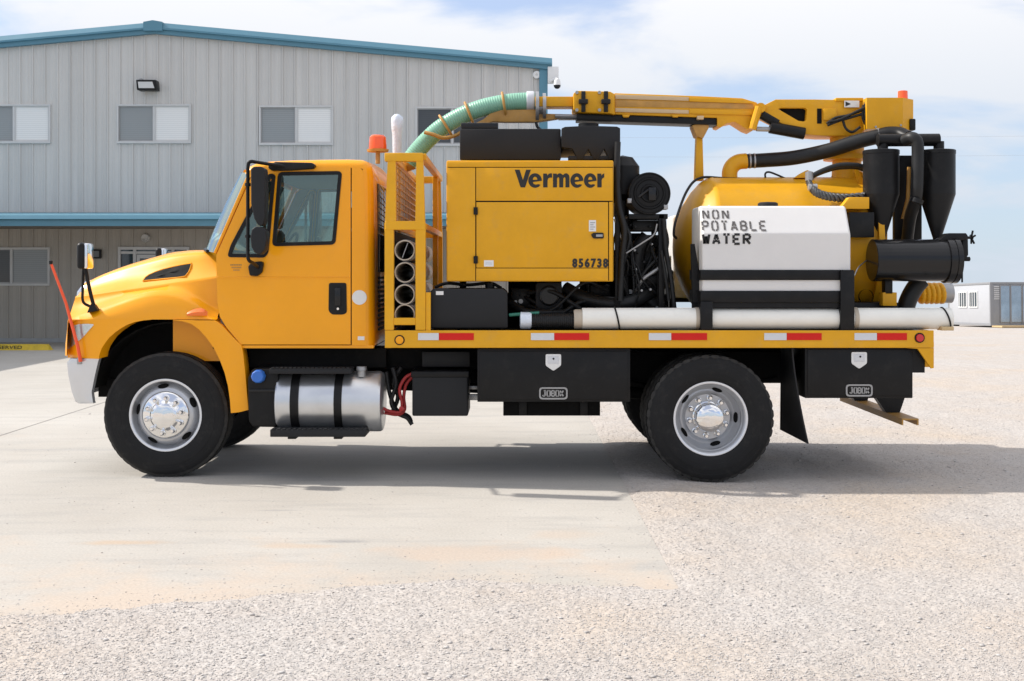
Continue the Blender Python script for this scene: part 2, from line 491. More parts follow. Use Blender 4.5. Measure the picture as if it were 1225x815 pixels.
# gravel and concrete -------------------------------------------------
def ground_mats():
    # gravel
    m, t, p = node_mat('crushed_gravel')
    n, l = t.nodes.new, t.links.new
    tcn = n('ShaderNodeTexCoord')
    v1 = n('ShaderNodeTexVoronoi'); v1.inputs['Scale'].default_value = 75
    l(tcn.outputs['Object'], v1.inputs['Vector'])
    v2 = n('ShaderNodeTexVoronoi'); v2.inputs['Scale'].default_value = 27
    l(tcn.outputs['Object'], v2.inputs['Vector'])
    big = n('ShaderNodeTexNoise'); big.inputs['Scale'].default_value = 0.5; big.inputs['Detail'].default_value = 5
    big.inputs['Roughness'].default_value = 0.62
    l(tcn.outputs['Object'], big.inputs['Vector'])
    sx = n('ShaderNodeSeparateColor'); l(v1.outputs['Color'], sx.inputs[0])
    cr1 = n('ShaderNodeValToRGB')
    e = cr1.color_ramp.elements
    e[0].position = 0.0; e[0].color = (0.43, 0.40, 0.375, 1)
    e[1].position = 1.0; e[1].color = (0.57, 0.54, 0.51, 1)
    k = cr1.color_ramp.elements.new(0.12); k.color = (0.475, 0.44, 0.41, 1)
    k = cr1.color_ramp.elements.new(0.55); k.color = (0.525, 0.49, 0.455, 1)
    l(sx.outputs[0], cr1.inputs[0])
    tint = n('ShaderNodeValToRGB')
    e = tint.color_ramp.elements
    e[0].position = 0.36; e[0].color = (0.81, 0.805, 0.80, 1)
    e[1].position = 0.66; e[1].color = (0.83, 0.76, 0.68, 1)
    k = tint.color_ramp.elements.new(0.5); k.color = (0.795, 0.77, 0.745, 1)
    l(big.outputs['Fac'], tint.inputs[0])
    mu = n('ShaderNodeMix'); mu.data_type = 'RGBA'; mu.blend_type = 'MULTIPLY'; mu.inputs['Factor'].default_value = 1
    l(cr1.outputs[0], mu.inputs[6]); l(tint.outputs[0], mu.inputs[7])
    l(mu.outputs[2], p.inputs['Base Color'])
    p.inputs['Roughness'].default_value = 0.92
    b1 = n('ShaderNodeBump'); b1.inputs['Strength'].default_value = 0.28; b1.inputs['Distance'].default_value = 0.008; b1.invert = True
    l(v1.outputs['Distance'], b1.inputs['Height'])
    b2 = n('ShaderNodeBump'); b2.inputs['Strength'].default_value = 0.35; b2.inputs['Distance'].default_value = 0.02; b2.invert = True
    l(v2.outputs['Distance'], b2.inputs['Height']); l(b1.outputs[0], b2.inputs['Normal'])
    n3 = n('ShaderNodeTexNoise'); n3.inputs['Scale'].default_value = 3.0; n3.inputs['Detail'].default_value = 5
    l(tcn.outputs['Object'], n3.inputs['Vector'])
    b3 = n('ShaderNodeBump'); b3.inputs['Strength'].default_value = 0.4; b3.inputs['Distance'].default_value = 0.12
    l(n3.outputs['Fac'], b3.inputs['Height']); l(b2.outputs[0], b3.inputs['Normal'])
    l(b3.outputs[0], p.inputs['Normal'])
    # single stones
    ms, t, p = node_mat('gravel_stone')
    n, l = t.nodes.new, t.links.new
    g = n('ShaderNodeNewGeometry')
    rp = n('ShaderNodeValToRGB')
    e = rp.color_ramp.elements
    e[0].position = 0.0; e[0].color = (0.24, 0.215, 0.195, 1)
    e[1].position = 1.0; e[1].color = (0.49, 0.467, 0.445, 1)
    k = rp.color_ramp.elements.new(0.05); k.color = (0.392, 0.365, 0.342, 1)
    k = rp.color_ramp.elements.new(0.5); k.color = (0.435, 0.407, 0.38, 1)
    l(g.outputs['Random Per Island'], rp.inputs[0]); l(rp.outputs[0], p.inputs['Base Color'])
    p.inputs['Roughness'].default_value = 0.9
    # concrete
    mc, t, p = node_mat('pale_concrete')
    n, l = t.nodes.new, t.links.new
    g = n('ShaderNodeNewGeometry')
    na = n('ShaderNodeTexNoise'); na.inputs['Scale'].default_value = 0.42; na.inputs['Detail'].default_value = 8; na.inputs['Roughness'].default_value = 0.6
    l(g.outputs['Position'], na.inputs['Vector'])
    ra = n('ShaderNodeValToRGB')
    e = ra.color_ramp.elements
    e[0].position = 0.30; e[0].color = (0.435, 0.405, 0.360, 1)
    e[1].position = 0.70; e[1].color = (0.535, 0.508, 0.462, 1)
    l(na.outputs['Fac'], ra.inputs[0])
    # streaks: traffic marks, long in one direction
    mpg = n('ShaderNodeMapping'); mpg.inputs['Scale'].default_value = (0.5, 3.2, 1); mpg.inputs['Rotation'].default_value = (0, 0, 0.35)
    l(g.outputs['Position'], mpg.inputs[0])
    ns = n('ShaderNodeTexNoise'); ns.inputs['Scale'].default_value = 1.3; ns.inputs['Detail'].default_value = 7; ns.inputs['Roughness'].default_value = 0.7
    l(mpg.outputs[0], ns.inputs['Vector'])
    rs_ = n('ShaderNodeMapRange'); rs_.inputs['From Min'].default_value = 0.50; rs_.inputs['From Max'].default_value = 0.74; rs_.inputs['To Max'].default_value = 0.6
    l(ns.outputs['Fac'], rs_.inputs['Value'])
    mg = n('ShaderNodeMix'); mg.data_type = 'RGBA'; mg.inputs[7].default_value = (0.33, 0.32, 0.305, 1)
    l(rs_.outputs[0], mg.inputs['Factor']); l(ra.outputs[0], mg.inputs[6])
    # small dark specks and chips
    vo = n('ShaderNodeTexVoronoi'); vo.inputs['Scale'].default_value = 9.0
    l(g.outputs['Position'], vo.inputs['Vector'])
    rv = n('ShaderNodeMapRange'); rv.inputs['From Min'].default_value = 0.11; rv.inputs['From Max'].default_value = 0.07; rv.inputs['To Max'].default_value = 0.45
    l(vo.outputs['Distance'], rv.inputs['Value'])
    mv = n('ShaderNodeMix'); mv.data_type = 'RGBA'; mv.inputs[7].default_value = (0.26, 0.245, 0.23, 1)
    l(rv.outputs[0], mv.inputs['Factor']); l(mg.outputs[2], mv.inputs[6])
    # sand and gravel dust washed over the slab edges (front edge and gravel side)
    sp = n('ShaderNodeSeparateXYZ'); l(g.outputs['Position'], sp.inputs[0])
    nd = n('ShaderNodeTexNoise'); nd.inputs['Scale'].default_value = 1.6; nd.inputs['Detail'].default_value = 8; nd.inputs['Roughness'].default_value = 0.62
    l(g.outputs['Position'], nd.inputs['Vector'])
    e1 = n('ShaderNodeMapRange'); e1.inputs['From Min'].default_value = -1.6; e1.inputs['From Max'].default_value = -3.6; e1.inputs['To Min'].default_value = 0; e1.inputs['To Max'].default_value = 0.34
    l(sp.outputs['Y'], e1.inputs['Value'])
    ad = n('ShaderNodeMath'); ad.operation = 'ADD'
    l(e1.outputs[0], ad.inputs[0]); l(nd.outputs['Fac'], ad.inputs[1])
    th = n('ShaderNodeMapRange'); th.interpolation_type = 'SMOOTHSTEP'; th.inputs['From Min'].default_value = 0.60; th.inputs['From Max'].default_value = 0.92; th.inputs['To Max'].default_value = 0.9
    l(ad.outputs[0], th.inputs['Value'])
    md = n('ShaderNodeMix'); md.data_type = 'RGBA'; md.inputs[7].default_value = (0.54, 0.450, 0.365, 1)
    l(th.outputs[0], md.inputs['Factor']); l(mv.outputs[2], md.inputs[6])
    cur = md.outputs[2]
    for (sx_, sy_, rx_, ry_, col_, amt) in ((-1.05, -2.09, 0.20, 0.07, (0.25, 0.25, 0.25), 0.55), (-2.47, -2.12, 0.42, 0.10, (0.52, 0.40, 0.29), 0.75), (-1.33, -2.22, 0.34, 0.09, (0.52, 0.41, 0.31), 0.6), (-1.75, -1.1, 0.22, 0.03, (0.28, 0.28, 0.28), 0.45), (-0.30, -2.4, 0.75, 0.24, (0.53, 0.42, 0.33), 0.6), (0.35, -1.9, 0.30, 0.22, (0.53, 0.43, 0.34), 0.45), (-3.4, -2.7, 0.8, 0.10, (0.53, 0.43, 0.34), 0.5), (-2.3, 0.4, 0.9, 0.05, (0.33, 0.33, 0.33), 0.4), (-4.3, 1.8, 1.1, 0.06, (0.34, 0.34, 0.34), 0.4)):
        mm = n('ShaderNodeMapping'); mm.vector_type = 'TEXTURE'; mm.inputs['Location'].default_value = (sx_, sy_, 0); mm.inputs['Scale'].default_value = (rx_, ry_, 1)
        l(g.outputs['Position'], mm.inputs[0])
        ln = n('ShaderNodeVectorMath'); ln.operation = 'LENGTH'; l(mm.outputs[0], ln.inputs[0])
        sb = n('ShaderNodeMath'); sb.operation = 'SUBTRACT'; l(nd.outputs['Fac'], sb.inputs[0])
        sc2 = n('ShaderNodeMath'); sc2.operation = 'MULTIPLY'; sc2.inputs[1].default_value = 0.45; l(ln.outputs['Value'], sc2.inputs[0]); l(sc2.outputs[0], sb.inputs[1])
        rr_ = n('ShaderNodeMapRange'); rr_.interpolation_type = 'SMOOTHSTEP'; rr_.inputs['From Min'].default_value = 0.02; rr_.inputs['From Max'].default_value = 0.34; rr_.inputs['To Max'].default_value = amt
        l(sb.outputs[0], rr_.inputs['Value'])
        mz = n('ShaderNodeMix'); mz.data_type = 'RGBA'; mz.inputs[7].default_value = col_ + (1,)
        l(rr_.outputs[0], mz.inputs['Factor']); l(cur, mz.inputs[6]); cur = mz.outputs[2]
    fine = n('ShaderNodeTexNoise'); fine.inputs['Scale'].default_value = 60; fine.inputs['Detail'].default_value = 4
    l(g.outputs['Position'], fine.inputs['Vector'])
    rf = n('ShaderNodeMapRange'); rf.inputs['From Min'].default_value = 0.3; rf.inputs['From Max'].default_value = 0.7; rf.inputs['To Min'].default_value = 0.755; rf.inputs['To Max'].default_value = 0.91
    l(fine.outputs['Fac'], rf.inputs['Value'])
    mf = n('ShaderNodeMix'); mf.data_type = 'RGBA'; mf.blend_type = 'MULTIPLY'; mf.inputs['Factor'].default_value = 1
    l(cur, mf.inputs[6]); l(rf.outputs[0], mf.inputs[7])
    l(mf.outputs[2], p.inputs['Base Color'])
    p.inputs['Roughness'].default_value = 0.85
    bp = n('ShaderNodeBump'); bp.inputs['Strength'].default_value = 0.25; bp.inputs['Distance'].default_value = 0.004
    l(fine.outputs['Fac'], bp.inputs['Height']); l(bp.outputs[0], p.inputs['Normal'])
    return m, ms, mc
M_GRAV, M_STONE, M_CONC = ground_mats()

# ================================================================== GROUND
def sst(a, b, x):
    t = np.clip((x - a) / (b - a), 0, 1)
    return t * t * (3 - 2 * t)
def ground_z(x, y):
    x = np.asarray(x, float); y = np.asarray(y, float)
    d = y + CAM_D
    g = np.maximum(sst(3.5, 12, x), sst(60, 140, d))
    fall = 0.0302 * np.logaddexp(0, (d - 21.0) / 2.0) * 2.0
    return -0.006 - fall * g

def axis_pts(lo, hi, c, fine, grow):
    a = [c]; s = fine
    while a[-1] < hi: a.append(a[-1] + s); s *= grow
    b = [c]; s = fine
    while b[-1] > lo: b.append(b[-1] - s); s *= grow
    return np.array(sorted(set(b + a)))
gx = axis_pts(-2500, 2500, 4, 0.8, 1.10)
gy = axis_pts(-2500, 3500, 8, 0.8, 1.10)
GX, GY = np.meshgrid(gx, gy)
GZ = ground_z(GX, GY)
nb = B(); nx, ny = len(gx), len(gy)
nb.v = [tuple(p) for p in np.stack([GX, GY, GZ], -1).reshape(-1, 3)]
nb.f = [(j * nx + i, j * nx + i + 1, (j + 1) * nx + i + 1, (j + 1) * nx + i) for j in range(ny - 1) for i in range(nx - 1)]
me = bpy.data.meshes.new('ground')
me.from_pydata(nb.v, [], nb.f); me.update()
me.polygons.foreach_set('use_smooth', [True] * len(me.polygons))
me.materials.append(M_GRAV)
ground = link(bpy.data.objects.new('ground', me))
tag(ground, 'pale crushed gravel yard', 'ground', kind='structure')

WALL_Y = 19.25
pav = empty('concrete_pavement', (-5, 5, 0))
tag(pav, 'pale concrete pad under the truck cab', 'pavement', kind='structure')
SX = [-24.3, -18.0, -11.65, -5.38, 0.92]
SY = [-3.85, 6.40, 16.0, WALL_Y + 0.1]
for i in range(len(SX) - 1):
    for j in range(len(SY) - 1):
        b = B()
        b.box(SX[i] + 0.006, SX[i + 1] - 0.006, SY[j] + 0.006, SY[j + 1] - 0.006, -0.16, 0.0, 0.006, 1)
        b.build('concrete_slab', M_CONC, pav, smooth=0)

# gravel drifted over the slab edges: a fine sheet that rises through the slab surface with an uneven rim
def drift_edge(x):
    return float(np.interp(x, [-9, -3.2, -2.4, -1.6, -0.9, -0.3, 0.3, 0.75, 0.95], [-3.62, -3.62, -3.66, -3.52, -3.20, -3.00, -3.12, -3.24, -3.22]))
def drift_d(x, y):
    n_ = noise.noise(Vector((x * 1.3, y * 1.3, 0.0))) * 0.16 + noise.noise(Vector((x * 4.1, y * 4.1, 5.0))) * 0.09
    return max((drift_edge(x) + n_) - y, ((x - 0.915) + n_ * 0.12 - 0.01) * (2.2 if y < 1.5 else 1.0))
def drift_z(x, y):
    n_ = noise.noise(Vector((x * 1.3, y * 1.3, 0.0))) * 0.16 + noise.noise(Vector((x * 4.1, y * 4.1, 5.0))) * 0.09 + noise.noise(Vector((x * 11, y * 11, 8.0))) * 0.05
    d1 = (drift_edge(x) + n_) - y                      # >0 on the gravel side of the front rim
    d2 = (x - 0.915) + n_ * (0.10 if y > -3.0 and y < 1.5 else 0.4) - 0.01                 # >0 on the gravel side of the right rim
    d = max(d1, d2)
    z = 0.012 * math.tanh(d / 0.10) + 0.003 * noise.noise(Vector((x * 19, y * 19, 2.0)))
    t = max(0.0, min(1.0, (x - 1.15 + n_) / 1.0)); t = t * t * (3 - 2 * t)
    return z + (-0.016 - z) * t
def drift_sheet(x0, x1, y0, y1, step):
    nx_, ny_ = int((x1 - x0) / step), int((y1 - y0) / step)
    vs_ = []
    for j in range(ny_ + 1):
        for i in range(nx_ + 1):
            x, y = x0 + (x1 - x0) * i / nx_, y0 + (y1 - y0) * j / ny_
            rim = min(i, nx_ - i, j, ny_ - j)
            z = drift_z(x, y)
            if rim < 4 and not (abs(y + 2.70) < 0.15 and x > 0.6): z = min(z, -0.002) - 0.012 * (1 - rim / 4)
            vs_.append((x, y, z))
    fs = [(j * (nx_ + 1) + i, j * (nx_ + 1) + i + 1, (j + 1) * (nx_ + 1) + i + 1, (j + 1) * (nx_ + 1) + i) for j in range(ny_) for i in range(nx_)]
    return vs_, fs
for (x0, x1, y0, y1) in ((-3.8, 2.5, -5.4, -2.7), (0.42, 2.5, -2.70, 4.4)):
    v_, f_ = drift_sheet(x0, x1, y0, y1, 0.035)
    me = bpy.data.meshes.new('gravel_drift'); me.from_pydata(v_, [], f_); me.update()
    me.polygons.foreach_set('use_smooth', [True] * len(me.polygons)); me.materials.append(M_GRAV)
    dr = link(bpy.data.objects.new('gravel_drift', me)); tag(dr, 'low drift of gravel lapping over the front edge of the concrete pad' if y0 < -4 else 'low drift of gravel along the side edge of the concrete pad', 'gravel', kind='stuff')

# loose stones: gravel yard close to the camera and the spill over the slab edges
def stones(n_try, seed):
    r = np.random.default_rng(seed)
    d = 4.7 * (17.0 / 4.7) ** (r.random(n_try) ** 1.25)     # distance from the camera, denser close by
    half = 0.47 * d
    x = (r.random(n_try) * 2 - 1) * half
    y = d - CAM_D
    dz_ = np.array([drift_z(a, b) for a, b in zip(x, y)])
    inreg = (x > -3.7) & (x < 2.4) & (y > -5.3) & (y < 4.3)
    onslab = (dz_ < 0.0) & (x < 0.92) & (y > -3.85)
    wob = np.array([noise.noise(Vector((a * 0.9, b * 0.9, 3.1))) + 0.5 * noise.noise(Vector((a * 2.7, b * 2.7, 9.1))) for a, b in zip(x, y)])
    dd = np.array([drift_d(a, b) for a, b in zip(x, y)])
    prob = np.where(onslab, 0.75 * np.exp(np.minimum(dd, 0) / 0.13) * np.clip(0.75 + wob, 0.15, 1.2) + 0.012, 1.0)
    prob = np.where(onslab & (wob > 0.25), prob + 0.02, prob)
    keep = r.random(n_try) < prob
    x, y, d = x[keep], y[keep], d[keep]; onslab = onslab[keep]; dz_ = dz_[keep]; inreg = inreg[keep]
    n = len(x)
    size = 0.0024 + 0.0034 * r.random(n) ** 3
    size = np.where(r.random(n) < 0.015, size * 2.3, size)
    z = np.where(onslab, 0.0, np.where(inreg, np.maximum(dz_, ground_z(x, y)), ground_z(x, y))) + size * 0.25
    ph = (1 + 5 ** .5) / 2
    ico = np.array([(-1, ph, 0), (1, ph, 0), (-1, -ph, 0), (1, -ph, 0), (0, -1, ph), (0, 1, ph), (0, -1, -ph), (0, 1, -ph), (ph, 0, -1), (ph, 0, 1), (-ph, 0, -1), (-ph, 0, 1)]) / 1.9
    tri = np.array([(0, 11, 5), (0, 5, 1), (0, 1, 7), (0, 7, 10), (0, 10, 11), (1, 5, 9), (5, 11, 4), (11, 10, 2), (10, 7, 6), (7, 1, 8), (3, 9, 4), (3, 4, 2), (3, 2, 6), (3, 6, 8), (3, 8, 9), (4, 9, 5), (2, 4, 11), (6, 2, 10), (8, 6, 7), (9, 8, 1)])
    v = ico[None] * (0.72 + 0.5 * r.random((n, 12, 1)))
    v = v * np.stack([0.75 + 0.7 * r.random(n), 0.75 + 0.6 * r.random(n), 0.28 + 0.30 * r.random(n)], -1)[:, None, :]
    a = r.random(n) * 6.28
    ca, sa = np.cos(a)[:, None], np.sin(a)[:, None]
    vx = v[..., 0] * ca - v[..., 1] * sa; vy = v[..., 0] * sa + v[..., 1] * ca
    v = np.stack([vx, vy, v[..., 2]], -1) * size[:, None, None] + np.stack([x, y, z], -1)[:, None, :]
    f = tri[None] + (np.arange(n) * 12)[:, None, None]
    me = bpy.data.meshes.new('gravel_stones')
    me.vertices.add(n * 12); me.vertices.foreach_set('co', v.reshape(-1))
    me.loops.add(n * 60); me.loops.foreach_set('vertex_index', f.reshape(-1))
    me.polygons.add(n * 20); me.polygons.foreach_set('loop_start', np.arange(n * 20) * 3)
    me.update(calc_edges=True)
    me.materials.append(M_STONE)
    return me
gs = link(bpy.data.objects.new('gravel_stones', stones(140000, 5)))
tag(gs, 'loose pale crushed stones scattered over the yard and slab edge', 'gravel', kind='stuff')

# ================================================================== METAL BUILDING
BW = S(WALL_Y)
def bx(px): return X(px, WALL_Y)
def bz(py): return Z(py, WALL_Y)
BX0, BX1, BXR = bx(-276), bx(648), bx(186)
ZR, SLOPE = bz(40), 0.0907
def rake(x): return ZR - SLOPE * abs(x - BXR)
bld = empty('metal_building', ((BX0 + BX1) / 2, WALL_Y, 0))
tag(bld, 'two-storey grey ribbed metal building with blue roof trim behind the truck', 'building')
# window openings (x0,x1,z0,z1)
UP = [(-27, 61, 125, 172), (140, 229, 125, 172), (310, 399, 126.5, 174), (497, 585, 128, 175)]
LOW = [(-32, 60, 296, 342)]
DOOR = (142, 227, 295.5, 409)
OPEN = [(bx(a), bx(b), bz(d), bz(c)) for a, b, c, d in UP + LOW] + [(bx(DOOR[0]), bx(DOOR[1]), 0.0, bz(DOOR[2]))]
def rib_off(x, x0):
    """outward relief of an R-panel at distance x-x0; ribs every 0.305 m"""
    u = (x - x0) % 0.305
    if u < 0.012: return 0.030 * u / 0.012
    if u < 0.040: return 0.030
    if u < 0.052: return 0.030 * (0.052 - u) / 0.012
    for c in (0.135, 0.225):
        if abs(u - c) < 0.014: return 0.005 * (1 - abs(u - c) / 0.014)
    return 0.0
def pieces(b):
    key = {}; par = list(range(len(b.f)))
    def find(i):
        while par[i] != i: par[i] = par[par[i]]; i = par[i]
        return i
    edge = {}
    for fi, f in enumerate(b.f):
        for i, j in zip(f, f[1:] + f[:1]):
            # faces of one sheet touch along vertical seams; overlap in height joins them
            if abs(b.v[i][0] - b.v[j][0]) < 1e-4:
                edge.setdefault(round(b.v[i][0], 3), []).append((min(b.v[i][2], b.v[j][2]), max(b.v[i][2], b.v[j][2]), fi))
    for x, l in edge.items():
        for a in l:
            for c in l:
                if a[2] < c[2] and min(a[1], c[1]) - max(a[0], c[0]) > 0.01: par[find(a[2])] = find(c[2])
    out = {}
    for fi, f in enumerate(b.f): out.setdefault(find(fi), B()).add([b.v[i] for i in f], [tuple(range(len(f)))])
    return list(out.values())
PW = 0.915
ZSPLIT = 2.95
npan = int((BX1 - BX0) / PW) + 1
for k in range(npan):
    xa, xb = BX0 + k * PW + 0.0015, min(BX0 + (k + 1) * PW - 0.0015, BX1)
    if xb - xa < 0.05: continue
    br = [xa, xb]
    for r_ in range(4):
        base = BX0 + k * PW + r_ * 0.305
        for u in (0, 0.012, 0.040, 0.052, 0.121, 0.135, 0.149, 0.211, 0.225, 0.239):
            if xa < base + u < xb: br.append(base + u)
    for o in OPEN:
        for e in o[:2]:
            if xa < e < xb: br.append(e)
    if xa < BXR < xb: br.append(BXR)
    br = sorted(set(round(v, 5) for v in br))
    b = B(); b2 = B()
    for p0, p1 in zip(br, br[1:]):
        if p1 - p0 < 1e-4: continue
        mid = (p0 + p1) / 2
        gaps = sorted((o[2], o[3]) for o in OPEN if o[0] - 1e-4 <= mid <= o[1] + 1e-4)
        zz0 = 0.02; spans = []
        for g0, g1 in gaps:
            if g0 > zz0: spans.append((zz0, g0))
            zz0 = g1
        spans.append((zz0, None))
        y0 = WALL_Y - rib_off(p0 + 1e-6, BX0); y1 = WALL_Y - rib_off(p1 - 1e-6, BX0)
        for s0, s1 in spans:
            t0 = rake(p0) + 0.08 if s1 is None else s1
            t1 = rake(p1) + 0.08 if s1 is None else s1
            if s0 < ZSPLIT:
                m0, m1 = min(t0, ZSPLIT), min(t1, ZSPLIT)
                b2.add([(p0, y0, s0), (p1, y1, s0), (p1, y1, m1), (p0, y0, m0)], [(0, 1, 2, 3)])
                if t0 > ZSPLIT: b.add([(p0, y0, ZSPLIT), (p1, y1, ZSPLIT), (p1, y1, t1), (p0, y0, t0)], [(0, 1, 2, 3)])
            else:
                b.add([(p0, y0, s0), (p1, y1, s0), (p1, y1, t1), (p0, y0, t0)], [(0, 1, 2, 3)])
    for pc in pieces(b): pc.build('wall_panel', M_WALL, bld, smooth=0)
    for pc in pieces(b2): pc.build('lower_wall_panel', M_WALL_SHADED, bld, smooth=0)
# body behind the cladding (side and back walls, floor between storeys)
b = B()
b.add([(BX1 - 0.01, WALL_Y + 0.02, 0), (BX1 - 0.01, WALL_Y + 22, 0), (BX1 - 0.01, WALL_Y + 22, rake(BX1)), (BX1 - 0.01, WALL_Y + 0.02, rake(BX1))], [(0, 1, 2, 3)])
b.add([(BX0 + 0.01, WALL_Y + 0.02, 0), (BX0 + 0.01, WALL_Y + 22, 0), (BX0 + 0.01, WALL_Y + 22, rake(BX0)), (BX0 + 0.01, WALL_Y + 0.02, rake(BX0))], [(0, 1, 2, 3)])
b.add([(BX0, WALL_Y + 22, 0), (BX1, WALL_Y + 22, 0), (BX1, WALL_Y + 22, rake(BX1)), (BXR, WALL_Y + 22, rake(BXR)), (BX0, WALL_Y + 22, rake(BX0))], [(0, 1, 2, 3, 4)])
b.build('side_wall', M_WALL, bld, smooth=0)
# roof sheets, rake trim in two tones of relief, ridge cap
oh = 0.24
for sgn, xe in ((-1, BX0 - oh), (1, BX1 + oh)):
    b = B()
    za_, zb_ = ZR + 0.20, ZR + 0.20 - SLOPE * abs(xe - BXR)
    y0, y1 = WALL_Y - 0.10, WALL_Y + 22.2
    b.add([(BXR, y0, za_), (xe, y0, zb_), (xe, y1, zb_), (BXR, y1, za_), (BXR, y0, za_ - 0.06), (xe, y0, zb_ - 0.06), (xe, y1, zb_ - 0.06), (BXR, y1, za_ - 0.06)],
          [(0, 1, 2, 3), (4, 7, 6, 5), (0, 4, 5, 1), (1, 5, 6, 2), (2, 6, 7, 3)])
    b.build('roof_sheet', M_TRIM, bld, smooth=0)
    b = B()
    rows = []
    for (yy, dz) in ((WALL_Y - 0.02, 0.235), (WALL_Y - 0.13, 0.245), (WALL_Y - 0.20, 0.12), (WALL_Y - 0.20, 0.075), (WALL_Y - 0.14, 0.07), (WALL_Y - 0.14, -0.03), (WALL_Y - 0.01, -0.03)):
        rows.append([(BXR + sgn * 0.001, yy, ZR + dz), (xe + sgn * 0.01, yy, ZR + dz - SLOPE * abs(xe - BXR))])
    b.grid(rows)
    n_ = len(rows)
    b.add([r_[1] for r_ in rows], [tuple(range(n_))])
    b.build('rake_trim', M_TRIM, bld, smooth=0)
b = B()
b.prism([(BXR - 0.23, ZR + 0.02), (BXR - 0.23, ZR + 0.235), (BXR, ZR + 0.275), (BXR + 0.23, ZR + 0.235), (BXR + 0.23, ZR + 0.02)], WALL_Y - 0.225, WALL_Y - 0.02)
b.build('ridge_cap', M_TRIM, bld, smooth=0)
b = B(); b.box(bx(645), bx(655), WALL_Y - 0.10, WALL_Y + 0.10, 0, rake(BX1) - 0.03, 0.01)
b.build('corner_trim', M_TRIM, bld)
# windows
def window(a, bb, c, d, Y, lm, rm, split=0.5, fr=0.045):
    x0, x1, z0, z1 = X(a, Y), X(bb, Y), Z(d, Y), Z(c, Y)
    xm = x0 + (x1 - x0) * split
    b = B()
    yf, yb = Y - 0.045, Y + 0.05
    b.box(x0, x1, yf, yb, z1 - fr, z1, 0.004, 1); b.box(x0, x1, yf - 0.012, yb, z0, z0 + fr * 1.2, 0.004, 1)
    b.box(x0, x0 + fr, yf, yb, z0 + fr * 1.2, z1 - fr, 0.004, 1); b.box(x1 - fr, x1, yf, yb, z0 + fr * 1.2, z1 - fr, 0.004, 1)
    b.box(xm - fr * 0.5, xm + fr * 0.5, yf + 0.01, yb, z0 + fr * 1.2, z1 - fr, 0.004, 1)
    w = b.build('window', M_FRM, bld, smooth=0)
    for (p0, p1, m, yo) in ((x0 + fr, xm - fr * 0.5, lm, 0.012), (xm + fr * 0.5, x1 - fr, rm, -0.008)):
        b = B(); b.box(p0 - 0.003, p1 + 0.003, Y + yo, Y + yo + 0.02, z0 + fr * 1.2 - 0.003, z1 - fr + 0.003)
        b.build('pane', m, w, smooth=0)
        # sash rails
        b = B()
        for q in ((p0, p0 + 0.022, z0 + fr * 1.2, z1 - fr), (p1 - 0.022, p1, z0 + fr * 1.2, z1 - fr)):
            b.box(q[0], q[1], Y + yo - 0.018, Y + yo - 0.002, q[2], q[3])
        b.box(p0 + 0.022, p1 - 0.022, Y + yo - 0.018, Y + yo - 0.002, z0 + fr * 1.2, z0 + fr * 1.2 + 0.03)
        b.box(p0 + 0.022, p1 - 0.022, Y + yo - 0.018, Y + yo - 0.002, z1 - fr - 0.022, z1 - fr)
        b.build('sash', M_FRM if m is M_BLW else M_STEEL, w, smooth=0)
    return w
for i, (a, bb, c, d) in enumerate(UP):
    window(a, bb, c, d, WALL_Y, M_BLD if i == 3 else M_BLG, M_BLD if i == 3 else M_BLW)
window(*LOW[0], WALL_Y, M_BLD, M_BLG, split=0.5)
# storefront door with side lights
b = B()
x0, x1, z1 = bx(DOOR[0]), bx(DOOR[1]), bz(DOOR[2])
for (p0, p1) in ((x0, x0 + 0.06), (bx(160), bx(163.5)), (bx(206), bx(209)), (x1 - 0.06, x1)):
    b.box(p0, p1, WALL_Y - 0.06, WALL_Y + 0.06, 0.01, z1 - 0.07)
b.box(x0, x1, WALL_Y - 0.06, WALL_Y + 0.06, z1 - 0.07, z1)
b.box(x0 + 0.06, x1 - 0.06, WALL_Y - 0.05, WALL_Y + 0.05, z1 - 0.17, z1 - 0.11)
df = b.build('door_frame', M_FRM, bld, smooth=0)
b = B(); b.box(x0 + 0.05, x1 - 0.05, WALL_Y + 0.0, WALL_Y + 0.02, 0.05, z1 - 0.06)
b.build('glass', M_DGLS, df, smooth=0)
b = B()
b.box(bx(164), bx(168), WALL_Y - 0.04, WALL_Y - 0.005, 0.02, z1 - 0.19); b.box(bx(202), bx(206), WALL_Y - 0.04, WALL_Y - 0.005, 0.02, z1 - 0.19)
b.box(bx(168), bx(202), WALL_Y - 0.04, WALL_Y - 0.005, z1 - 0.28, z1 - 0.19)
b.build('door_leaf', M_FRM, df, smooth=0)
# canopy and, unseen at left, a porch added to shade the pavement
CY = 16.85
zt, zb = Z(257, CY), Z(270.5, CY)
b = B()
b.box(BX0, BX1 + 0.1, CY + 0.02, WALL_Y - 0.04, zb + 0.02, zb + 0.05)
b.build('canopy_soffit', M_SOFF, bld, smooth=0)
b = B()
b.add([(BX0, CY, zt - 0.01), (BX1 + 0.12, CY, zt - 0.01), (BX1 + 0.12, WALL_Y - 0.03, zt + 0.17), (BX0, WALL_Y - 0.03, zt + 0.17)], [(0, 1, 2, 3)])
b.build('canopy_roof', M_TRIM, bld, smooth=0)
b = B()
rows = []
for (yy, zz_) in ((CY + 0.06, zt), (CY - 0.06, zt - 0.015), (CY - 0.10, zt - 0.10), (CY - 0.02, zt - 0.125), (CY - 0.02, zb + 0.0), (CY + 0.04, zb)):
    rows.append([(BX0, yy, zz_), (BX1 + 0.12, yy, zz_)])
b.grid(rows)
b.build('canopy_fascia', M_TRIM, bld, smooth=0)
b = B(); b.box(BX0, -12.15, 9.2, CY - 0.12, zb + 0.02, zt, 0.01)
b.build('unseen_shade_roof', M_TRIM, bld, smooth=0)
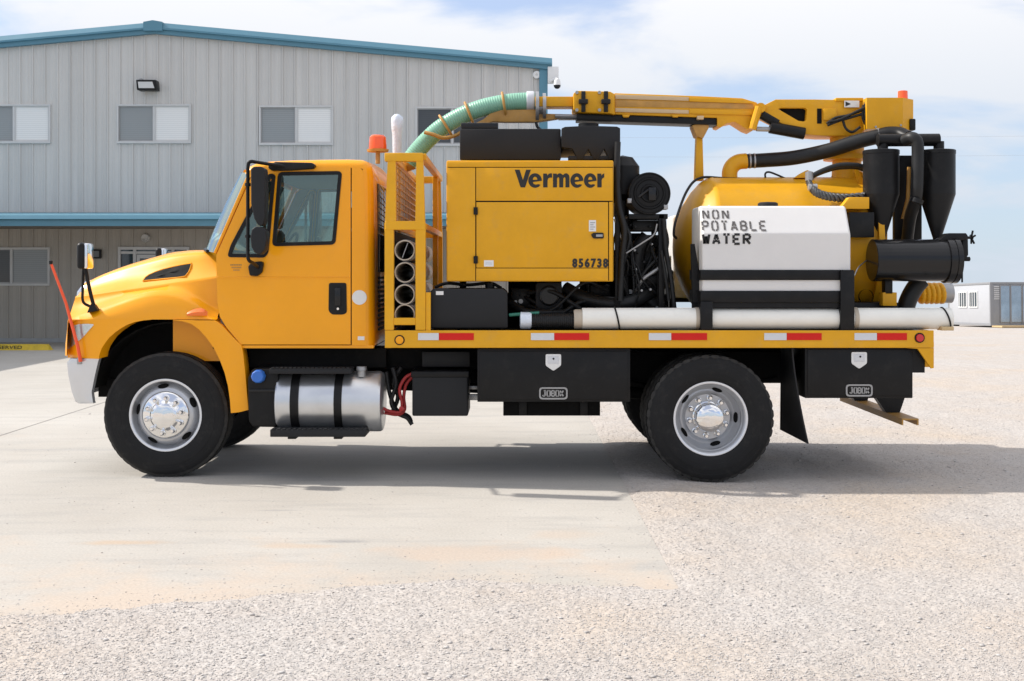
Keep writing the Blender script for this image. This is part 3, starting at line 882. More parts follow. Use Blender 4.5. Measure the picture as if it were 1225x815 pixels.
for xx, yy in ((-12.4, 9.5), (-17.9, 9.5)):
    b = B(); b.box(xx - 0.08, xx + 0.08, yy - 0.08, yy + 0.08, 0, zb + 0.03, 0.01); b.build('unseen_shade_post', M_TRIM, bld)
b = B(); b.box(BX0, BX1, WALL_Y - 0.05, WALL_Y - 0.034, 0, 0.10); b.build('base_trim', M_STEEL, bld, smooth=0)

# things on the wall
fl = empty('flood_light', (bx(178), WALL_Y - 0.05, bz(108)))
tag(fl, 'dark wall flood light above the middle upper window', 'light')
b = B(); Yf = WALL_Y - 0.32
b.prism([(bx(167.5), bz(98)), (bx(191), bz(98)), (bx(192), bz(110)), (bx(168.5), bz(110))], Yf, WALL_Y - 0.04, bev=0.015)
hsg = b.build('housing', M_BLK, fl)
b = B(); b.prism([(bx(170), bz(100.5)), (bx(187), bz(100.5)), (bx(189.5), bz(108)), (bx(171), bz(108))], Yf - 0.012, Yf + 0.004)
b.build('lens', M_FRM, fl, smooth=0)
b = B(); b.tube(smooth_path([(bx(174), WALL_Y - 0.06, bz(97)), (bx(170), WALL_Y - 0.12, bz(95.5)), (bx(166.5), WALL_Y - 0.14, bz(99)), (bx(167), WALL_Y - 0.12, bz(105))]), 0.012, 6)
b.build('conduit', M_STEEL, fl)
sc_ = empty('security_camera', (bx(664), WALL_Y - 0.10, bz(105)))
tag(sc_, 'white dome security camera on the blue building corner', 'camera')
b = B(); b.box(bx(655), bx(668), WALL_Y - 0.16, WALL_Y - 0.06, bz(101), bz(81), 0.01); b.build('bracket', M_STK, sc_)
b = B(); b.tube([(bx(658), WALL_Y - 0.2, bz(99)), (bx(664), WALL_Y - 0.25, bz(96)), (bx(667), WALL_Y - 0.3, bz(98))], 0.035, 8); b.build('arm', M_STK, sc_)
b = B(); b.lathe([(0.06, 0.001), (0.06, 0.07), (-0.06, 0.09), (-0.07, 0.09)], (bx(666), WALL_Y - 0.3, bz(101)), 'Z', 20); b.build('camera_body', M_STK, sc_)
b = B(); b.lathe([(0.0, 0.085), (-0.05, 0.08), (-0.09, 0.045), (-0.10, 0.001)], (bx(666), WALL_Y - 0.3, bz(104)), 'Z', 20); b.build('dome', M_BLKG, sc_)
b = B(); b.lathe([(0, 0.001), (-0.05, 0.06), (-0.08, 0.09), (-0.02, 0.11), (0, 0.11)], (bx(175), WALL_Y - 0.032, bz(285)), 'Y', 20)
tag(b.build('wall_lamp', M_WALL), 'small round lamp above the ground-floor door', 'light')
b = B(); b.box(bx(111), bx(122.5), WALL_Y - 0.12, WALL_Y - 0.032, bz(309.5), bz(298.5), 0.02)
mb = b.build('meter_box', M_CHAR); tag(mb, 'small dark box fixed to the wall beside the ground-floor door', 'box')
b = B(); b.box(bx(113), bx(120.5), WALL_Y - 0.128, WALL_Y - 0.115, bz(307.5), bz(300.5)); b.build('lid', M_GRAY, mb, smooth=0)
b = B(); b.lathe([(0, 0.001), (-0.06, 0.04), (-0.05, 0.09), (0, 0.10)], (bx(642), WALL_Y - 0.032, bz(90)), 'Y', 16)
tag(b.build('wall_sensor', M_STK), 'small white round sensor under the right end of the roof', 'sensor')
# wheel stop with painted word
WSY = 16.35
ws = empty('wheel_stop', (-10.6, WSY, 0)); tag(ws, 'yellow parking wheel stop lettered RESERVED in front of the wall', 'wheel stop')
b = B(); zt_ = 0.13
x0, x1 = -12.0, X(62, WSY)
b.add([(x0, WSY - 0.09, 0), (x1, WSY - 0.09, 0), (x1 - 0.08, WSY - 0.045, zt_), (x0 + 0.08, WSY - 0.045, zt_), (x0, WSY + 0.09, 0), (x1, WSY + 0.09, 0), (x1 - 0.08, WSY + 0.045, zt_), (x0 + 0.08, WSY + 0.045, zt_)],
      [(0, 1, 2, 3), (3, 2, 6, 7), (7, 6, 5, 4), (1, 5, 6, 2), (0, 3, 7, 4)])
b.build('block', M_YSTOP, ws, smooth=0)
tw = text_mesh('lettering', 'RESERVED', M_INK, ws, X(-9, WSY), 0.028, 0.075, X(28, WSY) - X(-9, WSY), WSY - 0.0725, bold=0.012)
tw.rotation_euler = (math.atan2(-0.045, 0.13) * 1.0, 0, 0)

# ================================================================== VACUUM TRUCK
YC = 1.22                                    # centre plane of the truck
truck = empty('vacuum_truck', (0, YC, 0))
tag(truck, 'yellow flatbed truck with cab, vacuum tank, loading boom and engine cabinet, parked on the pad', 'truck')
def mir(y): return 2 * YC - y

# ---------------------------------------------------------------- wheels
TR = 0.525
def tyre(width, seg=96):
    """casing without the tread band"""
    h = width / 2
    side = [(0.80, 0.292), (0.93, 0.310), (1.0, 0.345), (1.015, 0.368), (1.028, 0.370), (1.04, 0.398), (1.035, 0.418), (1.018, 0.421), (1.0, 0.445), (0.985, 0.455), (0.992, 0.458), (0.975, 0.468), (0.955, 0.478), (0.90, 0.497), (0.85, 0.503)]
    prof = [(-h * a, r) for a, r in side] + [(h * a, r) for a, r in reversed(side)] + [(0, 0.285)]
    return B().lathe(prof, (0, 0, 0), 'Y', seg, closed=True)
def tread(width, seg=160, lug=0.009):
    h = width / 2
    ribs = [(-0.90, -0.56), (-0.50, -0.19), (-0.14, 0.14), (0.19, 0.50), (0.56, 0.90)]
    b = B()
    for (a, c) in ribs:
        outer = abs(a) > 0.8 or abs(c) > 0.8
        ra = 0.497 if a < -0.8 else 0.525
        rc = 0.497 if c > 0.8 else 0.525
        am, cm = (a + 0.10 if a < -0.8 else a), (c - 0.10 if c > 0.8 else c)
        prof = [(h * a, 0.490), (h * a, ra), (h * am, 0.521 if outer else 0.5245), (h * cm, 0.521 if outer else 0.5245), (h * c, rc), (h * c, 0.490)]
        n = len(prof); k0 = len(b.v)
        b.lathe(prof, (0, 0, 0), 'Y', seg)
        for k in range(seg):
            if k % 4 == 0:
                for i_ in (1, 2, 3, 4):
                    x, y, z = b.v[k0 + k * n + i_]; r = math.hypot(x, z); q = (r - (lug if outer else lug * 0.5)) / r
                    b.v[k0 + k * n + i_] = (x * q, y, z * q)
    return b

def rim_front():
    b = B()
    prof = [(0.10, 0.270), (-0.085, 0.272), (-0.118, 0.284), (-0.127, 0.300), (-0.121, 0.306), (-0.112, 0.300), (-0.106, 0.286), (-0.080, 0.272), (-0.055, 0.266),
            (-0.050, 0.262), (-0.070, 0.252), (-0.100, 0.236), (-0.114, 0.215), (-0.118, 0.196), (-0.118, 0.10), (-0.118, 0.001)]
    b.lathe(prof, (0, 0, 0), 'Y', 64)
    return b
def rim_rear():
    b = B()
    prof = [(0.12, 0.268), (-0.085, 0.270), (-0.118, 0.284), (-0.127, 0.300), (-0.121, 0.306), (-0.112, 0.298), (-0.106, 0.284), (-0.072, 0.274), (-0.066, 0.266), (-0.010, 0.262), (-0.004, 0.256),
            (0.020, 0.250), (0.045, 0.225), (0.043, 0.205), (0.030, 0.192), (0.024, 0.186), (0.024, 0.001)]
    b.lathe(prof, (0, 0, 0), 'Y', 64)
    return b
def oval(b, ang, rad, off, ln, wd, d, tilt=0.0):
    """dark oval hand hole lying on the disc"""
    ca, sa = math.cos(ang), math.sin(ang)
    pts = []
    for k in range(18):
        t = 2 * math.pi * k / 18
        tr, tt = wd * math.cos(t), ln * math.sin(t)
        r = rad + tr
        pts.append((r * ca - tt * sa, off + tilt * tr, r * sa + tt * ca))
    n = len(pts)
    return b.add(pts + [(p[0], p[1] + d, p[2]) for p in pts], [tuple(range(n))] + [(i, (i + 1) % n, n + (i + 1) % n, n + i) for i in range(n)])
def nut(b, x, z, y, r=0.019, h=0.05):
    return b.lathe([(y - h, 0.001), (y - h, r * 0.55), (y - h * 0.8, r * 0.85), (y - h * 0.35, r * 0.9), (y - h * 0.3, r * 1.15), (y, r * 1.25)], (x, 0, z), 'Y', 12)

def make_wheel(kind, parent, loc):
    WLOC['tmp'] = Vector(loc)
    w = (rim_front() if kind == 'front' else rim_rear())
    w.v = [tuple(Vector(p) + Vector(loc)) for p in w.v]
    wh = w.build('wheel', M_SILV, parent, smooth=40)
    # keep the hub centre as origin
    dlt = Vector(loc) - WLOC[wh.name]
    for v in wh.data.vertices: v.co -= dlt
    wh.location += dlt; WLOC[wh.name] = Vector(loc)
    def sub(b, name, mat, sm=40):
        b.v = [tuple(Vector(p) + Vector(loc)) for p in b.v]
        return b.build(name, mat, wh, smooth=sm)
    sub(tyre(0.285), 'tyre', M_RUB, 30)
    sub(tread(0.285, lug=0.003 if kind == 'front' else 0.010), 'tread', M_TREAD, 30)
    b = B(); b.lathe([(-0.1275, 0.288), (-0.1315, 0.2955), (-0.1305, 0.3045), (-0.1225, 0.3085), (-0.120, 0.3065), (-0.1275, 0.300), (-0.1245, 0.290)], (0, 0, 0), 'Y', 64, closed=True); sub(b, 'rim_lip', M_LIP)
    for k in range(5):
        a = R((97, 25, -47, -119, 169)[k]) if kind == 'front' else R((70, -2, -74, -146, 142)[k])
        b = B()
        if kind == 'front': oval(b, a, 0.243, -0.0945, 0.045, 0.0185, 0.02, 0.9)
        else: oval(b, a, 0.235, 0.030, 0.045, 0.0185, 0.02, -0.75)
        sub(b, 'hand_hole', M_DARK, 0)
    b = B()
    if kind == 'front':
        b.lathe([(-0.119, 0.200), (-0.128, 0.196), (-0.139, 0.180), (-0.146, 0.140), (-0.160, 0.118), (-0.176, 0.105), (-0.184, 0.080), (-0.187, 0.001)], (0, 0, 0), 'Y', 48)
    else:
        b.lathe([(0.024, 0.130), (0.005, 0.128), (0.0, 0.118), (-0.075, 0.116), (-0.098, 0.109), (-0.112, 0.086), (-0.120, 0.045), (-0.121, 0.001)], (0, 0, 0), 'Y', 48)
    sub(b, 'hub_cap', M_CHR)
    for k in range(10):
        a = R(36 * k + 12)
        b = B(); rr = 0.146 if kind == 'front' else 0.158
        nut(b, rr * math.cos(a), rr * math.sin(a), -0.140 if kind == 'front' else 0.024, 0.0215 if kind == 'front' else 0.0225, 0.058)
        sub(b, 'lug_nut', M_CHR)
    return wh
FXW, RXW = X(197, 0.25), X(851, 0.0)
FZ = TR - 0.004
fw = make_wheel('front', truck, (FXW, 0.25 + 0.15, FZ))
copy_tree(fw, truck, (FXW, mir(0.40) - YC, FZ), math.pi)
rw = make_wheel('rear', truck, (RXW, 0.16, FZ))
copy_tree(rw, truck, (RXW, 0.49 - YC, FZ), math.pi)
copy_tree(rw, truck, (RXW, mir(0.49) - YC, FZ), 0)
copy_tree(rw, truck, (RXW, mir(0.16) - YC, FZ), math.pi)

# ---------------------------------------------------------------- chassis
for yy in (YC - 0.43, YC + 0.35):
    b = B(); b.box(-3.62, 3.25, yy, yy + 0.08, 0.74, 1.02, 0.01); b.build('frame_rail', M_DARK, truck)
for xx in (-3.3, -2.2, -1.2, -0.2, 0.8, 2.3, 3.0):
    b = B(); b.box(xx - 0.06, xx + 0.06, YC - 0.35, YC + 0.35, 0.78, 0.98, 0.01); b.build('cross_member', M_DARK, truck)
for xx in (FXW, RXW):
    b = B(); b.tube([(xx, 0.45, FZ), (xx, mir(0.45), FZ)], 0.075, 14)
    b.lathe([(-0.2, 0.06), (-0.14, 0.17), (0.0, 0.21), (0.14, 0.17), (0.2, 0.06)], (xx, YC, FZ), 'Y', 20)
    b.build('axle', M_DARK, truck)
    for yy in (YC - 0.46, YC + 0.40):
        b = B()
        for k in range(4):
            hl = 0.72 - 0.14 * k
            pts = [(xx + t * hl, yy + 0.03, 0.70 - 0.022 * k + 0.10 * t * t) for t in (-1, -0.5, 0, 0.5, 1)]
            for (p, q) in zip(pts, pts[1:]):
                b.add([(p[0], yy, p[2]), (q[0], yy, q[2]), (q[0], yy + 0.07, q[2]), (p[0], yy + 0.07, p[2]), (p[0], yy, p[2] - 0.018), (q[0], yy, q[2] - 0.018), (q[0], yy + 0.07, q[2] - 0.018), (p[0], yy + 0.07, p[2] - 0.018)],
                      [(0, 1, 2, 3), (4, 7, 6, 5), (0, 4, 5, 1), (3, 2, 6, 7), (0, 3, 7, 4), (1, 5, 6, 2)])
        b.build('leaf_spring', M_DARK, truck)
b = B(); b.tube([(-1.9, YC, 0.72), (1.45, YC, 0.60)], 0.055, 12); b.build('drive_shaft', M_DARK, truck)
b = B(); b.box(-3.45, -2.35, 0.78, mir(0.78), 0.62, 1.35, 0.05); b.build('engine_block', M_DARK, truck)
b = B(); b.box(-2.35, -1.55, 0.9, mir(0.9), 0.55, 0.95, 0.05); b.build('gearbox', M_DARK, truck)
b = B(); b.bpx(298, 462, 417, 440, 0.42, 0.78, 0.01); b.build('sill_box', M_DARK, truck)
b = B(); b.bpx(455, 575, 417, 441, 0.55, 0.80, 0.01); b.build('side_beam', M_DARK, truck)
# wheel-house liner over the front wheel, and an inner orange panel
for s in (0, 1):
    b = B(); f = (lambda y: y) if s == 0 else mir
    rows = []
    for k in range(17):
        a = R(2 + 166 * k / 16)
        rows.append([(FXW - 0.005 + 0.70 * math.cos(a), f(0.46), FZ + 0.055 + 0.72 * math.sin(a)), (FXW + 0.70 * math.cos(a), f(0.80), FZ + 0.055 + 0.72 * math.sin(a))])
    b.grid(rows); b.build('wheel_house', M_DARK, truck, solid=0.012)
    b = B(); b.box(FXW - 0.74, FXW + 0.12, f(0.80), f(0.78), 0.62, 1.30); b.build('inner_fender', M_DARK, truck)
    b = B(); b.box(X(207, 0.45), X(268, 0.45), f(0.45), f(0.47), Z(432, 0.45), Z(380, 0.45)); b.build('cowl_panel', M_CAB, truck)

# ---------------------------------------------------------------- hood (lofted half, mirrored)
U = [0, .08, .18, .30, .42, .55, .68, .80, .90, 1.0]
ZC = [1.640, 1.694, 1.740, 1.786, 1.825, 1.863, 1.900, 1.915, 1.922, 1.920]
YS = [.74, .71, .68, .65, .62, .58, .54, .50, .47, .45]
ZB = [1.345, 1.375, 1.425, 1.475, 1.530, 1.572, 1.570, 1.525, 1.455, 1.37]
def xn(y, z): return -3.862 + 0.155 * (YC - y) ** 2 + max(0, z - 1.3) * 0.20
def xc(y): return -2.765 + 0.303 * min(1.0, (YC - y) / 0.80) ** 2
def lerp(a, b, t): return a + (b - a) * t
def interp(u, arr):
    return float(np.interp(u, U, arr))
UU = np.linspace(0, 1, 61)
hood_rows, far_rows = [], []
def smooth_arr(u, arr):
    return np.mean([interp(min(1, max(0, u + d)), arr) for d in (-.05, -.025, 0, .025, .05)])
for u in UU:
    zc, ys, zb = smooth_arr(u, ZC), smooth_arr(u, YS), smooth_arr(u, ZB)
    zs = zc - 0.055
    zcr = 1.495 + 0.185 * u
    ycr = lerp(0.47, 0.335, u)
    pts = [(YC, zc), (lerp(YC, ys, 0.5), zc - 0.006), (lerp(YC, ys, 0.85), zc - 0.022), (ys + 0.035, zs + 0.020), (ys + 0.008, zs - 0.005), (ys - 0.014, zs - 0.045),
           (lerp(ys - 0.02, ycr, 0.5), lerp(zs - 0.05, zcr, 0.55)), (ycr + 0.012, zcr + 0.018), (ycr, zcr + 0.004), (ycr - 0.002, zcr - 0.012)]
    yb = 0.325
    zb2 = min(zb, zcr - 0.03)
    pts += [(lerp(ycr, yb, 0.75), lerp(zcr - 0.01, zb2, 0.75)), (yb - 0.025, zb2 - 0.004), (yb - 0.060, zb2 - 0.020), (0.238, zb2 - 0.055), (0.218, lerp(zb2 - 0.055, 1.325, 0.45)), (0.208, lerp(zb2 - 0.055, 1.325, 0.75)), (0.206, 1.326)]
    row = [Vector((lerp(xn(y, z), xc(y), u), y, z)) for (y, z) in pts]
    hood_rows.append(row)
full = [[Vector((p.x, mir(p.y), p.z)) for p in reversed(r[1:])] + r for r in hood_rows]
b = B(); b.grid(full)
# front fascia below the nose line down to the bumper
front = full[0]
rows = [front]
for t in (0.35, 0.7, 1.0):
    rows.append([Vector((p.x - 0.035 * math.sin(t * 1.6) * (1 if abs(p.y - YC) < 0.95 else 0.3), p.y, lerp(p.z, 1.02, t))) for p in front])
b.grid(rows)
hood = b.build('hood', M_CAB, truck, smooth=50)
# grille and chrome surround
b = B()
for k in range(7):
    z = 1.16 + k * 0.062
    gx_ = -3.83 + max(0, z - 1.3) * 0.2
    b.box(gx_ - 0.035, gx_ + 0.05, 0.82, mir(0.82), z, z + 0.028, 0.005, 1)
b.build('grille', M_BLK, hood)
b = B(); b.tube([(-3.835, 0.74, 1.12), (-3.79, 0.74, 1.54), (-3.78, 0.88, 1.615), (-3.80, YC, 1.635), (-3.78, mir(0.88), 1.615), (-3.79, mir(0.74), 1.54), (-3.835, mir(0.74), 1.12)], 0.028, 10)
b.build('grille_surround', M_CHR, hood)
# skirt: corner panel in front of the wheel arch
def y_corner(x):
    t = max(0.0, min(1.0, (-3.50 - x) / 0.235))
    return 0.205 + 0.17 * (1 - math.sqrt(max(0, 1 - t * t)))
def xcol(px):                                # column whose surface shows at pixel px
    x = X(px, 0.22)
    for _ in range(6): x = X(px, y_corner(x))
    return x
TOPL = [(81, 397), (83, 391), (86, 386.5), (90, 383.5), (95, 382), (110, 382), (181, 382)]
BOTL = [(81, 428), (118, 429.5), (119, 424), (121.5, 417), (126, 410), (130.5, 404), (138, 397.5), (145, 392.8), (153, 388.3), (161.6, 385.2), (172, 383.4), (181, 382.6)]
cols = [81, 81.8, 82.8, 84, 86, 89, 93, 98, 104, 110, 115, 118, 119, 121.5, 126, 130.5, 138, 145, 153, 161.6, 172, 181]
def tb(px):
    return float(np.interp(px, *zip(*TOPL))), float(np.interp(px, *zip(*BOTL)))
for s in (0, 1):
    f = (lambda y: y) if s == 0 else mir
    rows = []
    for px in cols:
        x = xcol(px); y = y_corner(x); t, bo = tb(px)
        zt_, zb_ = Z(t, y) - 0.002, Z(bo, y)
        rows.append([(x, f(y), lerp(zt_, zb_, q)) for q in (0, .5, 1)] + [(x + 0.008, f(y + 0.03), zb_ + 0.004), (x + 0.02, f(y + 0.16), zb_ + 0.01)])
    b = B(); b.grid(rows); b.build('fender_corner', M_CAB, hood, smooth=40)
# headlight wrapped round the corner
for s in (0, 1):
    f = (lambda y: y) if s == 0 else mir
    for off, mat, nm, shr in ((0.004, M_HLAMP, 'headlight', 0.0), (0.012, M_LENS, 'headlight_lens', 0.0)):
        rows = []
        for px, t, bo in ((81.3, 403, 418), (83, 397, 417.3), (86, 391.5, 415), (90, 389, 411.5), (95, 388, 407.5), (100, 387.6, 403), (106, 387.6, 396), (112, 388, 389.3)):
            x = xcol(px); y = y_corner(x)
            n_ = Vector((-0.8, -0.6, 0)).normalized() if px < 86 else Vector((-0.15, -1, 0)).normalized()
            rows.append([Vector((x + n_.x * off, f(y + n_.y * off), lerp(Z(t, y), Z(bo, y), q))) for q in (0, .33, .66, 1)])
        b = B(); b.grid(rows); b.build(nm, mat, hood, smooth=60)
# side marker, hood vent, crease badge
for s in (0, 1):
    f = (lambda y: y) if s == 0 else mir
    b = B()
    rows = []
    for k in range(9):
        t = k / 8; px = lerp(223.5, 248, t)
        top = 376.5 - 7.6 * math.sin(math.pi * min(1, t * 0.62 + 0.10)) * (1 if t < .8 else 1 - (t - .8) * 2.2)
        rows.append([(X(px, 0.2), f(0.203 - 0.014 * math.sin(math.pi * t)), Z(377.8, 0.2)), (X(px, 0.2), f(0.200 - 0.018 * math.sin(math.pi * t)), Z(lerp(377.8, top, .5), 0.2)), (X(px, 0.2), f(0.212), Z(top, 0.2))])
    b.grid(rows); b.build('side_marker', M_AMB, hood)
def hood_y(px, py):
    """depth of the near hood surface that shows at a pixel (nearest sample)"""
    best, by = 1e9, 0.4
    for r_ in hood_rows:
        for p, q in zip(r_[4:], r_[5:]):
            for t in (0, .125, .25, .375, .5, .625, .75, .875):
                w_ = p.lerp(q, t); d_ = CAM_D + w_.y
                e = (PX0 + FOC * w_.x / d_ - px) ** 2 + (PY0 - FOC * (w_.z - CAM_H) / d_ - py) ** 2
                if e < best: best, by = e, w_.y
    return by
VENT = [(171, 336.2), (174, 332), (178, 329), (186, 325.4), (195, 322.3), (206, 319.5), (218, 317), (229, 315), (228.5, 319.5), (226, 325.5), (221.5, 330.8), (212, 332.2), (200, 333.4), (186, 334.8)]
for s in (0, 1):
    f = (lambda y: y) if s == 0 else mir
    ring = [Vector((0, 0, 0)) for _ in VENT]
    for i, (px, py) in enumerate(VENT):
        y = hood_y(px, py) - 0.006
        ring[i] = Vector((X(px, y), f(y), Z(py, y)))
    cx_ = sum(q[0] for q in VENT) / len(VENT); cy_ = sum(q[1] for q in VENT) / len(VENT)
    n_ = len(VENT); vv, ff = [], []
    for lev in (1.0, 0.75, 0.5, 0.25, 0.02):
        for (px, py) in VENT:
            a_, c_ = cx_ + (px - cx_) * lev, cy_ + (py - cy_) * lev
            y = hood_y(a_, c_) - 0.009
            vv.append(Vector((X(a_, y), f(y), Z(c_, y))))
    for l_ in range(4):
        for i in range(n_):
            k_ = (i + 1) % n_
            ff.append((l_ * n_ + i, l_ * n_ + k_, (l_ + 1) * n_ + k_, (l_ + 1) * n_ + i))
    b = B(); b.add(vv, ff)
    v_ = b.build('hood_vent', M_DARK, hood, smooth=60)
    b = B(); b.tube(ring, 0.006, 6, closed=True); b.build('vent_rim', M_CAB, hood, smooth=60)
# rear flare of the fender down behind the wheel
FL = [(206, 383.2), (257, 383.6), (265, 389), (275, 399.5), (283, 408), (289, 413.5), (291, 424), (293.5, 446), (295.5, 470), (297.5, 490.5), (286, 493.5), (276, 494.5),
      (274.8, 478), (272.5, 462), (268.5, 446), (263, 431.5), (256, 417), (246.5, 404), (238, 394.5), (229, 388), (218, 384.5)]
for s in (0, 1):
    b = B()
    if s == 0: b.ppx(FL, 0.185, 0.34, bev=0.018, seg=3)
    else: b.prism([(X(a, .185), Z(c, .185)) for a, c in FL], mir(0.185), mir(0.34), bev=0.018, seg=3)
    b.build('fender_flare', M_CAB, truck, smooth=45)
# bumper swept across the front
b = B()
plan = []
for k in range(15):
    t = -1 + 2 * k / 14
    plan.append((YC + t * 1.0, 0.185 * t * t))
sect = [(-3.865, 1.000), (-3.895, 0.965), (-3.885, 0.86), (-3.855, 0.72), (-3.825, 0.64), (-3.80, 0.625), (-3.77, 0.635)]
rows = []
for (y, dx_) in plan:
    rows.append([Vector((x + dx_, y, z)) for x, z in sect])
b.grid(rows)
# wrapped ends
for s in (0, 1):
    f = (lambda y: y) if s == 0 else mir
    e0 = [Vector((x + 0.185, f(0.22), z)) for x, z in sect]
    zs_ = [1.000, 0.965, 0.86, 0.72, 0.64, 0.625, 0.635]
    e1 = [Vector((X(px, 0.2), f(0.20), z)) for px, z in zip((93, 93, 93, 93, 95, 96, 97), zs_)]
    e2 = [Vector((X(px, 0.22), f(0.22), z)) for px, z in zip((118.5, 117, 113.5, 109.5, 111, 111.5, 111.5), zs_)]
    e3 = [p + Vector((0.0, 0.06 if s == 0 else -0.06, 0)) for p in e2]
    b.grid([e0, e1, e2, e3])
b.add([(-3.68, 0.22, 0.999), (-3.47, 0.22, 0.999), (-3.47, mir(0.22), 0.999), (-3.68, mir(0.22), 0.999), (-3.86, YC, 0.999)], [(0, 1, 2, 3, 4)])
bump = b.build('bumper', M_BUMP, truck, smooth=40)
b = B(); b.box(X(92, 0.19), X(97, 0.19), 0.188, 0.20, Z(436, .19), Z(428, .19), 0.003); b.build('rod_clamp', M_STEEL, bump)
b = B(); b.tube([P(96.5, 433, 0.17), P(93, 414, 0.17), P(79, 363, 0.17), P(61, 315, 0.17)], [0.015, 0.014, 0.012, 0.011], 10); gr = b.build('guide_rod', M_POLE, truck)
b = B(); b.lathe([(-0.01, 0.001), (-0.01, 0.015), (0.02, 0.016), (0.025, 0.001)], P(60.8, 315, 0.17), 'Z', 10); b.build('tip', M_BLK, gr)

# hood mirrors
for s in (0, 1):
    f = (lambda y: y) if s == 0 else mir
    def Q(px, py, y): p = P(px, py, y); return Vector((p.x, f(y), p.z))
    b = B(); b.tube(smooth_path([Q(99.5, 303, 0.16), Q(103, 325, 0.17), Q(108, 350, 0.20), Q(113, 369, 0.23)]), 0.016, 10)
    b.tube(smooth_path([Q(100, 318, 0.17), Q(99, 345, 0.20), Q(99.5, 361, 0.24), Q(108, 367, 0.27)]), 0.012, 8)
    arm = b.build('hood_mirror_arm', M_BLK, truck, smooth=60)
    b = B(); c = Q(111.5, 369.5, 0.24); b.prism([(c.x - 0.045, c.z - 0.035), (c.x + 0.05, c.z - 0.015), (c.x + 0.02, c.z + 0.035), (c.x - 0.01, c.z + 0.045)], c.y - 0.035, c.y + 0.035, bev=0.01); b.build('mirror_foot', M_BLK, arm)
    b = B(); c = Q(102, 306.5, 0.15); b.box(c.x - 0.045, c.x + 0.02, c.y - 0.09, c.y + 0.09, c.z - 0.11, c.z + 0.11, 0.03, 3); b.build('mirror_shell', M_BLK, arm)
    b = B(); b.box(c.x + 0.012, c.x + 0.045, c.y - 0.075, c.y + 0.075, c.z - 0.105, c.z + 0.105, 0.014, 3); b.build('mirror_glass', M_CHR, arm)

# ---------------------------------------------------------------- cab
CY0 = 0.20
def cabpx(l): return [(X(a, CY0), Z(c, CY0)) for a, c in l]
# roof and back sweep: open outline from windscreen head to the floor, rounded over the shoulders
OUT = [(291, 206), (297, 198.5), (305, 195), (320, 192.6), (345, 191.2), (380, 190.4), (415, 190), (432, 190.6), (440, 193.5), (444, 199), (446, 210), (446.5, 250), (447, 300), (447.5, 360), (447.5, 414)]
op = cabpx(OUT)
def normals(p):
    out = []
    for i in range(len(p)):
        a, c = p[max(0, i - 1)], p[min(len(p) - 1, i + 1)]
        t = Vector((c[0] - a[0], 0, c[1] - a[1])).normalized()
        out.append(Vector((-t.z, 0, t.x)))
    return out
nr = normals(op)
rows = []
RS = 0.075
levels = [(CY0 + RS * (1 - math.sin(t)), RS * (1 - math.cos(t))) for t in [math.pi / 2 * k / 5 for k in range(5, -1, -1)]]
lv = [(y, ins) for y, ins in levels]
crown = 0.03
seq = [(y, ins, 0) for y, ins in lv] + [(YC - 0.5, 0, 0.7), (YC, 0, 1.0), (YC + 0.5, 0, 0.7)] + [(mir(y), ins, 0) for y, ins in reversed(lv)]
for (y, ins, cw) in seq:
    rows.append([Vector((p[0] - n_.x * ins, y, p[1] - n_.z * ins + (crown * cw if n_.z > 0.5 else 0))) for p, n_ in zip(op, nr)])
b = B(); b.grid(rows)
cab = b.build('cab', M_CAB, truck, smooth=50)
def offset_poly(pts, d):
    """inward offset (d>0) of a polygon given in metres"""
    area = sum(a[0] * c[1] - c[0] * a[1] for a, c in zip(pts, pts[1:] + pts[:1]))
    sg = 1 if area > 0 else -1
    n = len(pts); out = []
    for i in range(n):
        p0, p1, p2 = Vector(pts[i - 1]), Vector(pts[i]), Vector(pts[(i + 1) % n])
        e1, e2 = (p1 - p0).normalized(), (p2 - p1).normalized()
        n1, n2 = Vector((-e1.y, e1.x)) * sg, Vector((-e2.y, e2.x)) * sg
        m = n1 + n2
        m = m / max(0.3, m.dot(n1)) if m.length > 1e-6 else n1
        q = p1 + m * d
        out.append((q.x, q.y))
    return out
def round_poly(pts, r, n=4):
    out = []
    m = len(pts)
    for i in range(m):
        p0, p1, p2 = Vector(pts[i - 1]), Vector(pts[i]), Vector(pts[(i + 1) % m])
        a = (p0 - p1); c = (p2 - p1)
        k = min(r, a.length * 0.45, c.length * 0.45)
        a, c = p1 + a.normalized() * k, p1 + c.normalized() * k
        for t in range(n + 1):
            t /= n
            q = a * (1 - t) ** 2 + p1 * 2 * t * (1 - t) + c * t * t
            out.append((q.x, q.y))
    return out
WIN = round_poly(cabpx([(333.5, 207), (408.5, 205.6), (406, 232), (400.5, 292), (326.5, 294)]), 0.035)
VNT = round_poly(cabpx([(273, 307), (277, 293.5), (322, 208.6), (329, 209.4), (320.5, 302), (316.5, 307.5)]), 0.025)
DOORP = cabpx([(258.8, 305), (259.2, 335), (260.2, 363), (263, 379), (271, 392), (288, 412.3), (419.4, 412.3), (419.4, 199), (340, 200.5), (318, 203), (306, 206.5), (300.5, 212)])
REARP = cabpx([(420.8, 199), (420.8, 413.5), (438, 413.5), (437.5, 360), (436.7, 300), (436.2, 250), (435.8, 214), (434, 204), (430, 200.5)])
